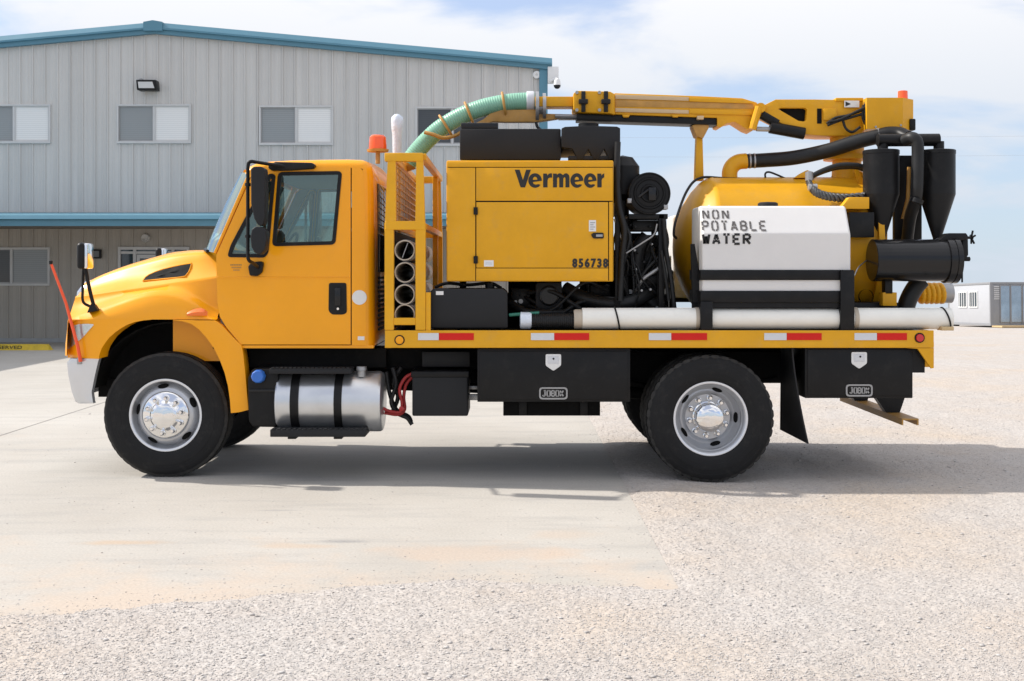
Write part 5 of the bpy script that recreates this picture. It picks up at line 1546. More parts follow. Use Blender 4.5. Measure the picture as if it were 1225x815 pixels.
b = B(); b.ppx(round_poly([(707, 281), (709.5, 278.5), (722, 278.5), (722.5, 285.5), (710, 285.5)], 1.5, 3), YE - 0.020, YE - 0.006, bev=0.003); b.build('latch', M_CHAR, ec)
b = B(); b.bpx(713, 721, 280.5, 283.5, YE - 0.026, YE - 0.018, 0.003); b.build('latch_paddle', M_STEEL, ec)
b = B(); b.bpx(704.5, 713, 263.5, 277, YE - 0.0105, YE - 0.006, 0); b.build('instruction_label', M_STK, ec, smooth=0)
b = B()
for k in range(4): b.bpx(706, 712 - (k % 2) * 2, 266 + 2.6 * k, 267 + 2.6 * k, YE - 0.0120, YE - 0.0110, 0)
b.build('label_print', M_STEEL, ec, smooth=0)
b = B(); b.bpx(579, 590.5, 311.5, 319, YE - 0.0105, YE - 0.006, 0); b.build('rating_plate', M_STK, ec, smooth=0)
b = B(); b.bpx(581, 588.5, 313.5, 317, YE - 0.0120, YE - 0.0110, 0); b.build('plate_print', M_REFW, ec, smooth=0)
def glyph_e(x0, w):
    cx_, cy_, rx, ry = x0 + w / 2, 216.1, w / 2, 8.7
    out = [(cx_ + rx * math.cos(t), cy_ - ry * math.sin(t)) for t in np.linspace(-0.03, 2 * math.pi - 0.62, 34)]
    out += [(cx_ + rx * 0.46, cy_ + ry * 0.50), (cx_ + rx * 0.12, cy_ + ry * 0.58), (cx_ - rx * 0.22, cy_ + ry * 0.46), (cx_ - rx * 0.34, cy_ + ry * 0.22)]
    hole = [(cx_ - rx * 0.32, cy_ - ry * 0.10)] + [(cx_ + rx * 0.33 * math.cos(t), cy_ - ry * 0.14 - ry * 0.38 * math.sin(t)) for t in np.linspace(math.pi, 0, 10)] + [(cx_ + rx * 0.32, cy_ - ry * 0.10)]
    return out, [hole]
def glyph_r(x0, w):
    return [(x0, 224.3), (x0, 207.8), (x0 + 4.6, 207.8), (x0 + 4.9, 210.2), (x0 + 6.6, 208.2), (x0 + 8.6, 207.4), (x0 + w, 207.6), (x0 + w, 212.6), (x0 + 7.6, 212.7), (x0 + 5.8, 213.8), (x0 + 5.2, 216.0), (x0 + 5.2, 224.3)], []
def glyph_m(x0, w):
    s_ = 4.7
    a, c = x0 + w / 2 - s_ / 2, x0 + w - s_
    return [(x0, 224.3), (x0, 207.8), (x0 + s_ - 0.3, 207.8), (x0 + s_, 209.4), (x0 + s_ + 1.6, 207.9), (x0 + s_ + 3.2, 207.4), (a + 2.0, 207.8), (a + s_ - 0.3, 209.6), (a + s_ + 1.5, 208.0), (a + s_ + 3.3, 207.4), (c + 2.2, 207.8), (c + s_ - 0.6, 209.4), (c + s_, 212.0), (c + s_, 224.3), (c, 224.3), (c, 213.4), (c - 0.7, 212.2), (c - 1.6, 212.3), (a + s_ + 0.1, 213.6), (a + s_, 224.3), (a, 224.3), (a, 213.4), (a - 0.7, 212.2), (a - 1.6, 212.3), (x0 + s_ + 0.1, 213.6), (x0 + s_, 224.3)], []
GL = [([(615.8, 203.2), (621.6, 203.2), (625.6, 215.6), (629.4, 203.2), (635.0, 203.2), (628.2, 224.3), (622.8, 224.3)], []), glyph_e(632.0, 16.2), glyph_r(649.8, 10.6), glyph_m(661.6, 19.6), glyph_e(682.4, 15.4), glyph_e(698.6, 15.0), glyph_r(714.6, 8.2)]
for out, holes in GL:
    b = B(); b.ppx(out, YE - 0.0105, YE - 0.0085, holes); b.build('logo_letter', M_INK, ec, smooth=0)
text_mesh('serial_number', '856738', M_INK, ec, X(685, YE), Z(320, YE), 10.5 / S(YE), 42 / S(YE), YE - 0.0105, bold=0.02, spacing=1.35, heavy=0.05)
# black housings on top
b = B(); b.bpx(550, 671, 154, 191.5, 0.45, 1.55, 0.012); tb1 = b.build('top_housing', M_CHAR, truck)
b = B(); b.bpx(551.5, 596, 147, 154, 0.50, 1.2, 0.006); b.build('housing_lip', M_BLKG, tb1)
b = B(); b.ppx([(672, 153.5), (676, 151.8), (703, 150.5), (738, 151.5), (742, 153.5), (742, 176), (736, 179), (734, 190.5), (729, 190.5), (723, 178), (716, 190.5), (710, 190.5), (704, 178), (697, 190.5), (691, 190.5), (685, 178), (678, 177), (672, 176)], 0.40, 0.50, bev=0.004)
rh = b.build('radiator_hood', M_CHAR, truck)
b = B(); b.bpx(674, 740, 152.5, 176, 0.505, 1.5, 0.02); b.build('radiator_core', M_CHAR, rh)
b = B(); b.bpx(680, 736, 186.5, 191.2, 0.405, 0.49, 0.004); b.build('hood_base', M_CHAR, rh)
b = B(); b.lathe([(0, 0.09), (0.03, 0.09), (0.042, 0.06), (0.045, 0.001)], P(704, 152.5, 0.8), 'Z', 20); b.build('hood_cap', M_BLK, rh)
# hydraulic reservoir and machinery under the cabinet
b = B(); b.ppx(round_poly([(513.5, 350), (518, 345.5), (602, 345.5), (607, 350), (607.5, 393), (513.5, 393)], 2, 3), 0.08, 0.62, bev=0.012, seg=3); hr = b.build('hydraulic_reservoir', M_CHAR, truck)
b = B(); b.bpx(521.5, 530.5, 348.5, 353, 0.076, 0.079, 0); b.build('reservoir_label', M_STK, hr, smooth=0)
b = B(); b.tube(smooth_path([P(520, 344, .3), P(535, 339, .3), P(560, 341, .3), P(586, 339, .3), P(600, 345, .3)]), 0.014, 8); b.build('reservoir_hose', M_HOSE, hr)
b = B(); b.lathe([(0, 0.04), (0.05, 0.04), (0.055, 0.02), (0.056, 0.001)], P(586, 346, 0.3), 'Z', 14); b.build('reservoir_cap', M_BLK, hr)
for q in (545, 640, 700, 728):
    b = B(); b.box(X(q, .2), X(q, .2) + 0.06, 0.95, 1.03, ZD, Z(337, .2) , 0.004); b.build('cabinet_leg', M_BLK, truck)
b = B(); b.bpx(605, 800, 352, 394, 0.85, 1.70, 0.02); b.bpx(608, 672, 334, 356, 0.95, 1.5, 0.02); b.bpx(704, 742, 334, 360, 0.95, 1.5, 0.02); b.build('pump_block', M_DARK, truck)
b = B(); b.ppx(round_poly([(641, 338), (672, 338), (674, 368), (668, 372), (647, 372), (640, 366)], 4, 3), 0.45, 0.80, bev=0.012); pm = b.build('hydraulic_pump', M_CHAR, truck)
b = B(); b.lathe([(0, 0.088), (-0.016, 0.082), (-0.018, 0.074), (-0.012, 0.07), (-0.012, 0.001)], P(657, 354, 0.45), 'Y', 28); b.build('pump_cover', M_BLKG, pm)
b = B(); b.tube(smooth_path([P(610, 362, .5), P(628, 372, .4), P(650, 374, .4), P(690, 372, .5), P(720, 366, .6)]), 0.03, 10); b.build('hydraulic_hose', M_HOSE, truck, smooth=70)
b = B(); b.tube(smooth_path([P(676, 345, .6), P(700, 357, .5), P(735, 364, .45), P(765, 357, .5), P(790, 340, .7)]), 0.06, 12); b.build('hydraulic_hose', M_HOSE, truck, smooth=70)
b = B(); b.tube([P(609, 377, .12), P(645, 374.5, .12)], 0.014, 8); b.build('green_strap', M_GRND, truck)
for (a, c, r_, m) in ((617, 361, 0.014, M_STEEL), (623, 360.5, 0.02, M_STEEL), (636, 350, 0.012, M_STEEL), (679, 361, 0.02, M_STK), (744, 354, 0.02, M_STEEL), (754, 349, 0.02, M_STEEL), (745, 319, 0.012, M_STEEL), (745, 330, 0.012, M_STEEL), (774, 363, 0.03, M_WHT)):
    b = B(); b.lathe([(-0.03, 0.001), (-0.03, r_), (0.04, r_)], P(a, c, 0.62), 'Y', 10); b.build('fitting', m, truck)

# engine gear between cabinet and tank
b = B(); b.bpx(740, 795, 300, 392, 0.75, 1.75, 0.03, 3); b.bpx(752, 792, 281, 310, 0.95, 1.6, 0.03, 3); b.bpx(741, 753, 228, 303, 0.98, 1.5, 0.03, 3); b.build('power_unit', M_DARK, truck)
for (a, c, d_, e, Y) in ((788, 795, 256, 393, 0.42), (736, 742, 175, 393, 0.35), (745, 751, 262, 393, 0.55)):
    b = B(); b.bpx(a, c, d_, e, Y, Y + 0.06, 0.004); b.build('gear_post', M_BLK, truck)
b = B(); b.bpx(752, 799, 256, 262, 0.42, 0.75, 0.004); b.bpx(757, 795, 264, 276, 0.55, 0.9, 0.004); b.build('filter_shelf', M_BLK, truck)
# air filter drum, end towards the viewer
Yd = 0.40; rd = 25.5 / S(Yd)
b = B(); c = P(777, 231.5, Yd)
b.lathe([(0, 0.001), (-0.008, rd * 0.30), (-0.020, rd * 0.33), (-0.020, rd * 0.40), (-0.006, rd * 0.44), (-0.004, rd * 0.62), (-0.014, rd * 0.66), (-0.014, rd * 0.72), (0.0, rd * 0.76), (0.0, rd * 0.90), (-0.010, rd * 0.93), (-0.008, rd * 0.98), (0.01, rd), (0.05, rd), (0.055, rd * 0.96), (0.50, rd * 0.94), (0.51, 0.001)], c, 'Y', 40); af = b.build('air_filter', M_BLK, truck)
b = B(); b.bpx(776, 785, 224, 240, Yd - 0.05, Yd - 0.004, 0.008); b.tube([P(764, 236, Yd - .02), P(777, 226, Yd - .03), P(783, 228, Yd - .03)], 0.011, 8); b.build('filter_clamp', M_BLKG, af)
b = B(); b.bpx(774.5, 779.5, 206.3, 211.5, Yd + .02, Yd + .09, 0.004); b.build('filter_latch', M_BLK, af)
for t_ in (200, 320):
    b = B(); c2 = c + Vector((rd * math.cos(R(t_)), 0.04, rd * math.sin(R(t_)))); b.box(c2.x - 0.018, c2.x + 0.018, c2.y - 0.05, c2.y + 0.05, c2.z - 0.02, c2.z + 0.02, 0.005); b.build('filter_clip', M_STEEL, af)
Yd2 = 0.75
b = B(); c = P(745, 216, Yd2); r2 = 20 / S(Yd2)
b.lathe([(-0.22, 0.001), (-0.20, r2 * 0.6), (-0.13, r2), (0.12, r2), (0.2, r2 * 0.6), (0.22, 0.001)], c, 'Z', 28); b.bpx(744, 761, 203.5, 215.5, 0.72, 0.86, 0.012); ac = b.build('pre_cleaner', M_BLK, truck)
b = B(); b.tube([P(760, 208, .75), P(773, 214, .6)], 0.014, 8); b.build('link_rod', M_BLK, ac)
for (r_, m, pts, Y) in ((0.026, M_HOSE, [(739, 170), (738, 205), (740, 245), (747, 275), (744, 310), (742, 360)], 0.32), (0.018, M_HOSE, [(740, 225), (744, 260), (753, 282), (750, 300), (741, 330)], 0.40),
                        (0.068, M_HOSE, [(775, 283), (763, 300), (763, 330), (772, 355), (792, 374), (802, 392)], 0.62), (0.02, M_HOSE, [(794, 262), (797, 300), (803, 335), (807, 372)], 0.38),
                        (0.014, M_HOSE, [(791, 300), (796, 330), (800, 360)], 0.36), (0.016, M_HOSE, [(736, 300), (728, 310), (736, 322), (745, 340)], 0.5), (0.0075, M_STEEL, [(749, 303), (768, 291), (782, 281), (786, 268)], 0.36), (0.009, M_STEEL, [(735, 262), (742, 282), (748, 300)], 0.36)):
    b = B(); b.tube(smooth_path([P(a, c, Y) for a, c in pts], 7), r_, 10); b.build('engine_hose', m, truck, smooth=70)

rm = random.Random(21)
for (px, py, rr_, Y) in ((757, 268, 7, .60), (768, 303, 12, .66), (752, 321, 9, .60), (786, 320, 8, .62), (773, 347, 10, .66), (746, 350, 7, .58)):
    r_ = rr_ / S(Y); b = B(); c = P(px, py, Y)
    b.lathe([(0.05, r_ * 0.2), (0.05, r_), (0.035, r_), (0.028, r_ * 0.86), (0.02, r_), (0.0, r_), (0.006, r_ * 0.8), (0.014, r_ * 0.35), (-0.015, r_ * 0.3), (-0.015, 0.001)], c, 'Y', 24); b.build('pulley', M_BLK, truck, smooth=30)
for (p_, q_, ra, rb, Y) in (((768, 303), (752, 321), 12, 9, .63), ((768, 303), (773, 347), 12, 10, .69)):
    A, C_ = P(p_[0], p_[1], Y), P(q_[0], q_[1], Y); d_ = (C_ - A); an = math.atan2(d_.z, d_.x)
    ring = [A + Vector((math.cos(an + t), 0, math.sin(an + t))) * ra / S(Y) for t in np.linspace(math.pi / 2, 3 * math.pi / 2, 10)] + [C_ + Vector((math.cos(an + t), 0, math.sin(an + t))) * rb / S(Y) for t in np.linspace(-math.pi / 2, math.pi / 2, 10)]
    b = B(); b.tube(ring, 0.009, 6, closed=True); b.build('drive_belt', M_RUB, truck, smooth=60)
for (a, c, d_, e, Y, dp) in ((738, 752, 331, 351, .50, .2), (770, 790, 330, 341, .55, .2), (745, 762, 364, 389, .45, .3), (700, 733, 369, 391, .60, .3), (776, 792, 285, 296, .62, .3), (737, 748, 240, 258, .55, .3), (754, 770, 279, 287, .7, .3),
                             (764, 784, 366, 391, .55, .3), (612, 634, 345, 368, .60, .3), (676, 700, 352, 371, .58, .3), (706, 730, 341, 356, .65, .3), (741, 757, 293, 306, .62, .2)):
    b = B(); b.bpx(a, c, d_, e, Y, Y + dp, 0.008)
    for q in range(3):
        x_ = rm.uniform(a + 2, c - 2); y_ = rm.uniform(d_ + 2, e - 2); b.lathe([(-0.014, 0.001), (-0.014, 0.009), (0.0, 0.011)], P(x_, y_, Y), 'Y', 6)
    b.build('engine_unit', rm.choice((M_BLK, M_CHAR, M_DARK)), truck, smooth=30)
for k in range(16):
    x0, y0 = rm.uniform(736, 796), rm.uniform(255, 305); x1, y1 = rm.uniform(736, 800), rm.uniform(345, 391); Y = rm.uniform(.40, .62)
    pts = [P(x0, y0, Y + .1), P(lerp(x0, x1, .2) + rm.uniform(-10, 10), lerp(y0, y1, .33), Y), P(lerp(x0, x1, .7) + rm.uniform(-12, 12), lerp(y0, y1, .66), Y - .02), P(x1, y1, Y + .08)]
    b = B(); b.tube(smooth_path(pts, 7), rm.choice((0.008, 0.010, 0.013, 0.016)), 8); b.build('engine_hose', M_STEEL if k == 5 else M_HOSE, truck, smooth=70)
for k in range(9):
    x0, y0 = rm.uniform(608, 660), rm.uniform(346, 385); x1, y1 = rm.uniform(670, 735), rm.uniform(345, 385); Y = rm.uniform(.40, .60)
    pts = [P(x0, y0, Y + .1), P(lerp(x0, x1, .3), y0 + rm.uniform(-6, 10), Y), P(lerp(x0, x1, .7), y1 + rm.uniform(-10, 6), Y), P(x1, y1, Y + .1)]
    b = B(); b.tube(smooth_path(pts, 7), rm.choice((0.010, 0.014, 0.020)), 8); b.build('hydraulic_line', M_HOSE, truck, smooth=70)
for k in range(22):
    px, py = rm.uniform(738, 798), rm.uniform(262, 388)
    b = B(); b.lathe([(-0.02, 0.001), (-0.02, rm.uniform(.006, .012)), (0.03, 0.012)], P(px, py, rm.uniform(.40, .5)), 'Y', 8); b.build('fitting', rm.choice((M_STEEL, M_BLK, M_BLK)), truck)
b = B(); b.tube([P(738, 262, .5), P(756, 300, .5)], 0.015, 8); b.tube([P(790, 264, .5), P(774, 300, .55)], 0.012, 8); b.build('stay_bracket', M_BLK, truck)

# ---------------------------------------------------------------- spoil tank
rT = 0.645; zT = 1.945; xL, xR_ = 1.80, 3.16
prof = [(xL - 0.315, 0.001), (xL - 0.31, 0.12), (xL - 0.285, 0.25), (xL - 0.235, 0.38), (xL - 0.16, 0.50), (xL - 0.08, 0.59), (xL - 0.02, 0.632), (xL, rT), (xL + 0.02, rT + 0.004), (xL + 0.03, rT), (xR_, rT), (xR_, rT + 0.05), (xR_ + 0.05, rT + 0.05), (xR_ + 0.05, rT - 0.05), (xR_ + 0.12, rT * 0.7), (xR_ + 0.15, 0.001)]
b = B(); b.lathe(prof, (0, YC, zT), 'X', 72); tank = b.build('spoil_tank', M_RIG, truck, smooth=35)
b = B()
for xx in (1.95, 2.9): b.box(xx - 0.05, xx + 0.05, YC - 0.5, YC + 0.5, ZD, zT - 0.45, 0.005)
b.build('tank_saddle', M_BLK, truck)
b = B(); b.bpx(1020, 1062, 240, 392, 0.80, 1.6, 0.01); b.build('rear_bulkhead', M_RIG, truck)
b = B(); b.bpx(1016, 1046, 254, 284, 0.46, 0.56, 0.006); b.build('rear_cover', M_BLK, truck)
b = B(); b.ppx([(1005, 250), (1016, 236), (1040, 236), (1040, 250)], 0.45, 0.75, bev=0.005); b.build('rear_shelf', M_RIG, truck)
b = B(); b.ppx([(950, 213), (958, 207.5), (966, 203.5), (973, 206), (975, 213)], 1.0, 1.06, bev=0.006); b.build('lifting_lug', M_RIG, tank)
b = B(); b.lathe([(0, 0.085), (0.02, 0.085), (0.03, 0.07), (0.035, 0.001)], P(918.5, 246.5, 0.42), 'Z', 20); fc = b.build('fill_cap', M_CHAR, tank)

# water tanks, one each side
def water_tank(near):
    f = (lambda y: y) if near else mir
    wx0, wx1 = X(840, 0.05), X(1018, 0.05)
    sec = [(0.05, Z(362, .05)), (0.05, Z(279.5, .05)), (0.065, Z(275.5, .05)), (0.185, Z(247.8, .185)), (0.215, Z(246.4, .19)), (0.60, Z(246.4, .19)), (0.62, Z(246.4, .19) - 0.02), (0.62, Z(362, .05))]
    b = B()
    xs = [(wx0, 0.012), (wx0 + 0.012, 0.0), (wx1 - 0.012, 0.0), (wx1, 0.012)]
    cy_, cz_ = 0.34, 1.9
    rows = []
    for x, ins in xs:
        rows.append([Vector((x, f(y + (ins if y < cy_ else -ins)), z + (ins if z < cz_ else -ins))) for y, z in sec + [sec[0]]])
    b.grid(rows)
    for r_ in (rows[0], rows[-1]): b.add(r_[:-1], [tuple(range(len(r_) - 1))])
    wt = b.build('water_tank', M_WHT, truck, smooth=40)
    bv = wt.modifiers.new('round', 'BEVEL'); bv.width = 0.018; bv.segments = 4; bv.limit_method = 'ANGLE'; bv.angle_limit = R(24)
    for (d_, e, ya) in ((323, 335.3, 0.038), (348, 362, 0.038)):
        b = B(); b.box(X(838, .04), X(1021, .04), f(ya), f(ya + 0.011), Z(e, .04), Z(d_, .04), 0.003); b.box(X(838, .04), X(838, .04) + 0.012, f(ya + 0.012), f(0.64), Z(e, .04), Z(d_, .04)); b.box(X(1021, .04) - 0.012, X(1021, .04), f(ya + 0.012), f(0.64), Z(e, .04), Z(d_, .04))
        b.build('tank_band', M_BLK, wt)
    b = B(); b.ppx([(827, 292), (831, 292), (838.5, 335), (838.5, 362), (829, 362)], 0.2, 0.26) if near else b.box(X(838, .04) - 0.02, X(838, .04) - 0.005, f(0.1), f(0.5), Z(362, .04), Z(300, .04)); b.build('end_strap', M_BLK, wt)
    for a, c in ((838, 852.5), (1005.5, 1022)):
        b = B(); b.box(X(a, .02), X(c, .02), f(0.015), f(0.036), ZD, Z(361 if a < 900 else 323.5, .02), 0.003); b.box(X(a, .02), X(a, .02) + 0.012, f(0.037), f(0.5), ZD, Z(364, .02))
        b.build('tank_leg', M_BLK, wt)
    b = B(); b.box(wx0, wx1, f(0.06), f(0.62), Z(364, .05) - 0.03, Z(362.3, .05)); b.build('tank_shelf', M_BLK, wt)
    return wt, sec
wt, sec = water_tank(True)
water_tank(False)
def slant(z):
    pts = [(0.05, Z(279.5, .05)), (0.065, Z(275.5, .05)), (0.185, Z(247.8, .185))]
    return float(np.interp(z, [p[1] for p in pts], [p[0] for p in pts])) - 0.003
for word, a, py, hpx, wpx, gpx, th, m, nm in (('NON', 840.5, 261.5, 9.5, 6.4, 5.4, 0.015, M_INKF, 'stencil_non'), ('POTABLE', 840, 275.5, 10.5, 6.6, 4.9, 0.016, M_INKF, 'stencil_potable'), ('WATER', 840, 291.8, 11.2, 7.4, 4.8, 0.020, M_INK, 'stencil_water')):
    Yg = slant(Z(py, .1))
    for _ in range(5): Yg = slant(Z(py, Yg))
    Yh = slant(Z(py - hpx, .15))
    for _ in range(5): Yh = slant(Z(py - hpx, Yh))
    z0, z1 = Z(py, Yg), Z(py - hpx, Yh)
    for i_, ch in enumerate(word):
        b = B()
        stroke_text(b, ch, X(a + 1, Yg) + i_ * (wpx + gpx) / S(Yg), z0, z1 - z0, wpx / S(Yg), 0, th, slant, SF)
        b.build('stencil_letter', m, wt, smooth=0, recalc=False, merge=False)
# breather line over the tank
b = B(); b.tube(smooth_path([P(809, 285, .8), P(806, 280, .75), P(809, 262, .8), P(822, 228, 1.0), P(838, 213, 1.1), P(870, 213.5, 1.1), P(930, 215.5, 1.1), P(1000, 216.5, 1.1), P(1030, 216.5, 1.1)], 7), 0.012, 8); b.build('air_line', M_HOSE, truck, smooth=70)
b = B(); b.tube(smooth_path([P(916, 215, 1.1), P(915.5, 208, 1.1), P(920, 206, 1.1), P(930, 209.5, 1.1), P(941, 214.5, 1.1)], 6), 0.009, 8); b.build('air_line', M_HOSE, truck, smooth=70)

# ---------------------------------------------------------------- boom
YB = 1.09                                       # near face of the boom
def bplate(name, pts, y0=YB, y1=None, mat=None, par=None, holes=(), bev=0.006):
    b = B(); b.ppx(pts, y0, y1 if y1 is not None else 2 * YC - y0, holes, bev); return b.build(name, mat or M_RIG, par, smooth=40)
boom = bplate('boom', [(735, 111.5), (760, 112.5), (840, 115.2), (888, 117.6), (905, 122.5), (911, 130), (905, 150), (900, 157), (893, 154.5), (886, 150), (879, 145.5), (870, 147.5), (862, 152.5), (858, 151), (858, 141), (735, 137)], par=truck)
for (pts, nm, m, off) in (([(736, 113), (824, 116.2), (824, 120.8), (736, 118.5)], 'wear_pad', M_WEAR, 0.012), ([(736, 129.2), (824, 131.8), (824, 136.2), (736, 134)], 'wear_pad', M_WEAR, 0.012),
                          ([(736, 119.5), (900, 124), (903, 130.5), (736, 127.8)], 'boom_web', M_TAN, 0.004), ([(824.5, 116.5), (886, 118.8), (902, 124), (824.5, 121.5)], 'top_flange', M_RIG, 0.014), ([(824.5, 130), (903, 133), (901, 138), (824.5, 136)], 'low_flange', M_RIG, 0.014)):
    bplate(nm, pts, YB - off, YB - 0.001, m, boom, bev=0.003)
bplate('inner_boom', [(640, 115.5), (690, 115.5), (690, 127.5), (640, 127.5)], YB + 0.03, mat=M_RIG, par=boom)
bplate('boom_underside', [(690, 136), (866, 141.5), (866, 150), (690, 144)], YB + 0.02, mat=M_BLK, par=boom)
bplate('clamp_housing', [(686, 111.5), (692, 108.5), (730, 109.5), (735.5, 112.5), (735.5, 137.5), (730, 136), (690, 134.5), (686, 131)], YB - 0.03, mat=M_RIG, par=boom, bev=0.01)
for px in (698, 725):
    b = B(); b.bpx(px - 5.5, px + 5.5, 118.5, 124, YB - 0.075, YB - 0.03, 0.006); b.bpx(px - 2.5, px + 2.5, 109, 134, YB - 0.05, YB - 0.031, 0.004); b.build('clamp', M_CHAR, boom)
    for py in (111, 132):
        b = B(); b.lathe([(-0.02, 0.001), (-0.02, 0.016), (0, 0.016)], P(px - 8, py, YB - 0.03), 'Y', 6); b.build('bolt', M_STEEL, boom)
for px in (749, 808):
    bplate('pad_bracket', [(px - 5, 137), (px + 5, 137.5), (px + 3, 140.5), (px - 3, 140.5)], YB - 0.02, YB + 0.02, M_RIG, boom)
# tip flange and hose arm
b = B(); b.lathe([(-0.045, 0.14), (-0.015, 0.14), (-0.015, 0.09), (0.02, 0.09), (0.02, 0.125), (0.05, 0.125), (0.05, 0.02), (-0.045, 0.02)], P(646.5, 128, YC - 0.0), 'X', 28, closed=True)
b.build('boom_tip_flange', M_STEEL, boom, smooth=30)
bplate('hose_arm', [(586, 136), (600, 131.5), (641, 131), (652, 136), (668, 136.5), (668, 142), (641, 146), (604, 146), (590, 145.5), (580, 149), (552, 160), (551, 156), (578, 143)], YC - 0.05, mat=M_TAN, par=boom)
b = B(); b.bpx(668, 690, 138, 143, YC - 0.04, YC + 0.04, 0.006); b.tube([P(664, 139, YC - .05), P(700, 140, YC - .05)], 0.02, 8); b.build('tip_cylinder', M_STEEL, boom)
b = B(); b.tube(smooth_path([P(641, 146, 1.1), P(643, 152, 1.1), P(648, 156, 1.1), P(655, 158, 1.1)]), 0.013, 8); b.build('tip_line', M_HOSE, boom)
# green suction hose
path = smooth_path([P(487.5, 196, YC), P(500, 180, YC), P(512, 167, YC), P(528, 153, YC), P(552, 139, YC), P(580, 128.5, YC), P(612, 122.5, YC), P(641, 121, YC)], 10)
rs = resample(path, 0.011)
b = B(); b.tube(rs, [0.083 if i % 2 else 0.0795 for i in range(len(rs))], 20); gh = b.build('suction_hose', M_GRN, truck, smooth=25)
b = B(); b.tube([P(484, 203.5, YC), P(489, 196, YC)], [0.03, 0.085], 16); b.build('hose_nozzle', M_TAN, gh)
b = B(); b.lathe([(-0.07, 0.087), (-0.065, 0.092), (-0.01, 0.092), (0.0, 0.087)], P(639, 121.2, YC), 'X', 24); b.build('hose_clamp', M_REFW, gh)
for (px, py, tilt) in ((603, 124, 0.18), (561, 135.5, 0.55), (534, 149.5, 0.75)):
    c = P(px, py, YC)
    i = min(range(len(rs)), key=lambda k: (rs[k] - c).length)
    t = (rs[min(i + 1, len(rs) - 1)] - rs[i - 1]).normalized()
    u = Vector((0, 1, 0)); v = t.cross(u)
    ring = [rs[i] + u * 0.094 * math.cos(a) + v * 0.112 * math.sin(a) + Vector((0, 0, -0.012)) for a in [2 * math.pi * k / 20 for k in range(20)]]
    b = B(); b.tube(ring, 0.012, 8, closed=True); b.build('hose_hoop', M_TAN, gh, smooth=70)
b = B(); b.tube(smooth_path([P(508, 158.5, 1.1), P(518, 161, 1.08), P(530, 165, 1.1), P(543, 163, 1.15), P(553, 157.5, 1.2)]), 0.017, 8); b.build('hose_hook', M_TAN, gh, smooth=70)
# knuckle section, pedestal, control box
kn = bplate('boom_knuckle', [(911, 133), (914, 126), (928, 119), (975, 119), (1000, 119.5), (1034, 119.5), (1034, 155), (1029, 162.5), (985, 162.5), (961, 160.5), (917, 139)], YB - 0.03, par=truck, holes=[[(931, 130.5), (935, 129.2), (963, 129.2), (965.5, 131), (964.5, 144), (961, 145.5), (955, 144.5)]], bev=0.005)
b = B(); b.ppx([(930, 128), (967, 128), (967, 147), (950, 145)], YB + 0.03, YB + 0.05); b.build('knuckle_web', M_DARK, kn, smooth=0)
b = B(); b.tube([P(908, 128, YB - .06), P(900, 155, YB - .06)], 0.035, 10); b.tube([P(910, 129, YB - .08), P(910, 129, mir(YB) + .08)], 0.045, 14); b.build('knuckle_pin', M_RIG, kn)
b = B(); b.tube([P(905, 154.5, YB - .02), P(923, 155, YB - .02)], 0.022, 10); b.build('cylinder_rod', M_STEEL, kn)
b = B(); b.tube([P(921, 152.5, YB - .02), P(962, 160, YB - .02)], 0.055, 14); b.tube([P(911, 137, YB), P(930, 148, YB)], 0.045, 12); b.build('lift_cylinder', M_BLK, kn)
bplate('knuckle_cap', [(1000, 117), (1033, 117), (1033, 121), (1000, 121)], YB - 0.045, par=kn)
bplate('knuckle_box', [(985, 130), (1001, 130), (1001, 144), (985, 144)], YB - 0.055, YB - 0.031, par=kn)
bplate('knuckle_slot', [(977.5, 130), (983, 130), (983, 148), (977.5, 148)], YB - 0.034, YB - 0.0305, M_DARK, kn, bev=0)
bplate('warning_decal', [(1010, 120.5), (1028, 120.5), (1028, 128.5), (1010, 128.5)], YB - 0.0480, YB - 0.0455, M_STK, kn, bev=0)
bplate('decal_mark', [(1011.5, 121.5), (1018, 124.5), (1011.5, 127.5)], YB - 0.0495, YB - 0.0485, M_INK, kn, bev=0)
for k, pts in enumerate(([(989, 148), (1000, 141), (1015, 138), (1032, 131), (1035, 122)], [(990, 150), (1003, 145), (1020, 140), (1034, 136)], [(992, 146), (1005, 143), (1024, 134), (1036, 128)], [(1008, 143), (1012, 154), (1020, 158), (1029, 152)], [(1033, 126), (1032, 140), (1036, 150), (1040, 154)], [(1036, 124), (1034.5, 138), (1038, 149)])):
    b = B(); b.tube(smooth_path([P(a, c, YB - 0.09 - 0.012 * (k % 3)) for a, c in pts], 6), 0.012, 8); b.build('boom_hose', M_HOSE, kn, smooth=70)
xp = X(1013, YC)
b = B(); b.lathe([(Z(222, YC), 0.14), (Z(196, YC), 0.13), (Z(193, YC), 0.13), (Z(192, YC), 0.21), (Z(186, YC), 0.21), (Z(185.5, YC), 0.155), (Z(160, YC), 0.15), (Z(160, YC), 0.001)], (xp, YC, 0), 'Z', 32); ped = b.build('boom_pedestal', M_RIG, truck)
for a, c in ((992, 1003), (1024, 1034)):
    b = B(); b.ppx([(a, 222), (c, 222), ((a + c) / 2 + (4 if a < 1010 else -4), 195), ((a + c) / 2 + (6 if a < 1010 else -6), 195)], YC - 0.02, YC + 0.02); b.build('pedestal_rib', M_RIG, ped, smooth=0)
b = B(); b.ppx([(1029, 222), (1022, 204), (1026, 202), (1036, 222)], 0.9, 0.93); b.build('pedestal_brace', M_RIG, ped, smooth=0)
Yk = 0.92
xa, xb_, xc_ = X(1037, Yk), X(1080, Yk), X(1092.5, Yk + .12)
za_, zb_ = Z(154.5, Yk), Z(117, Yk)
b = B()
plan = [(xa, Yk), (xb_, Yk), (xc_, Yk + 0.12), (xc_, Yk + 0.55), (xa, Yk + 0.55)]
n_ = len(plan)
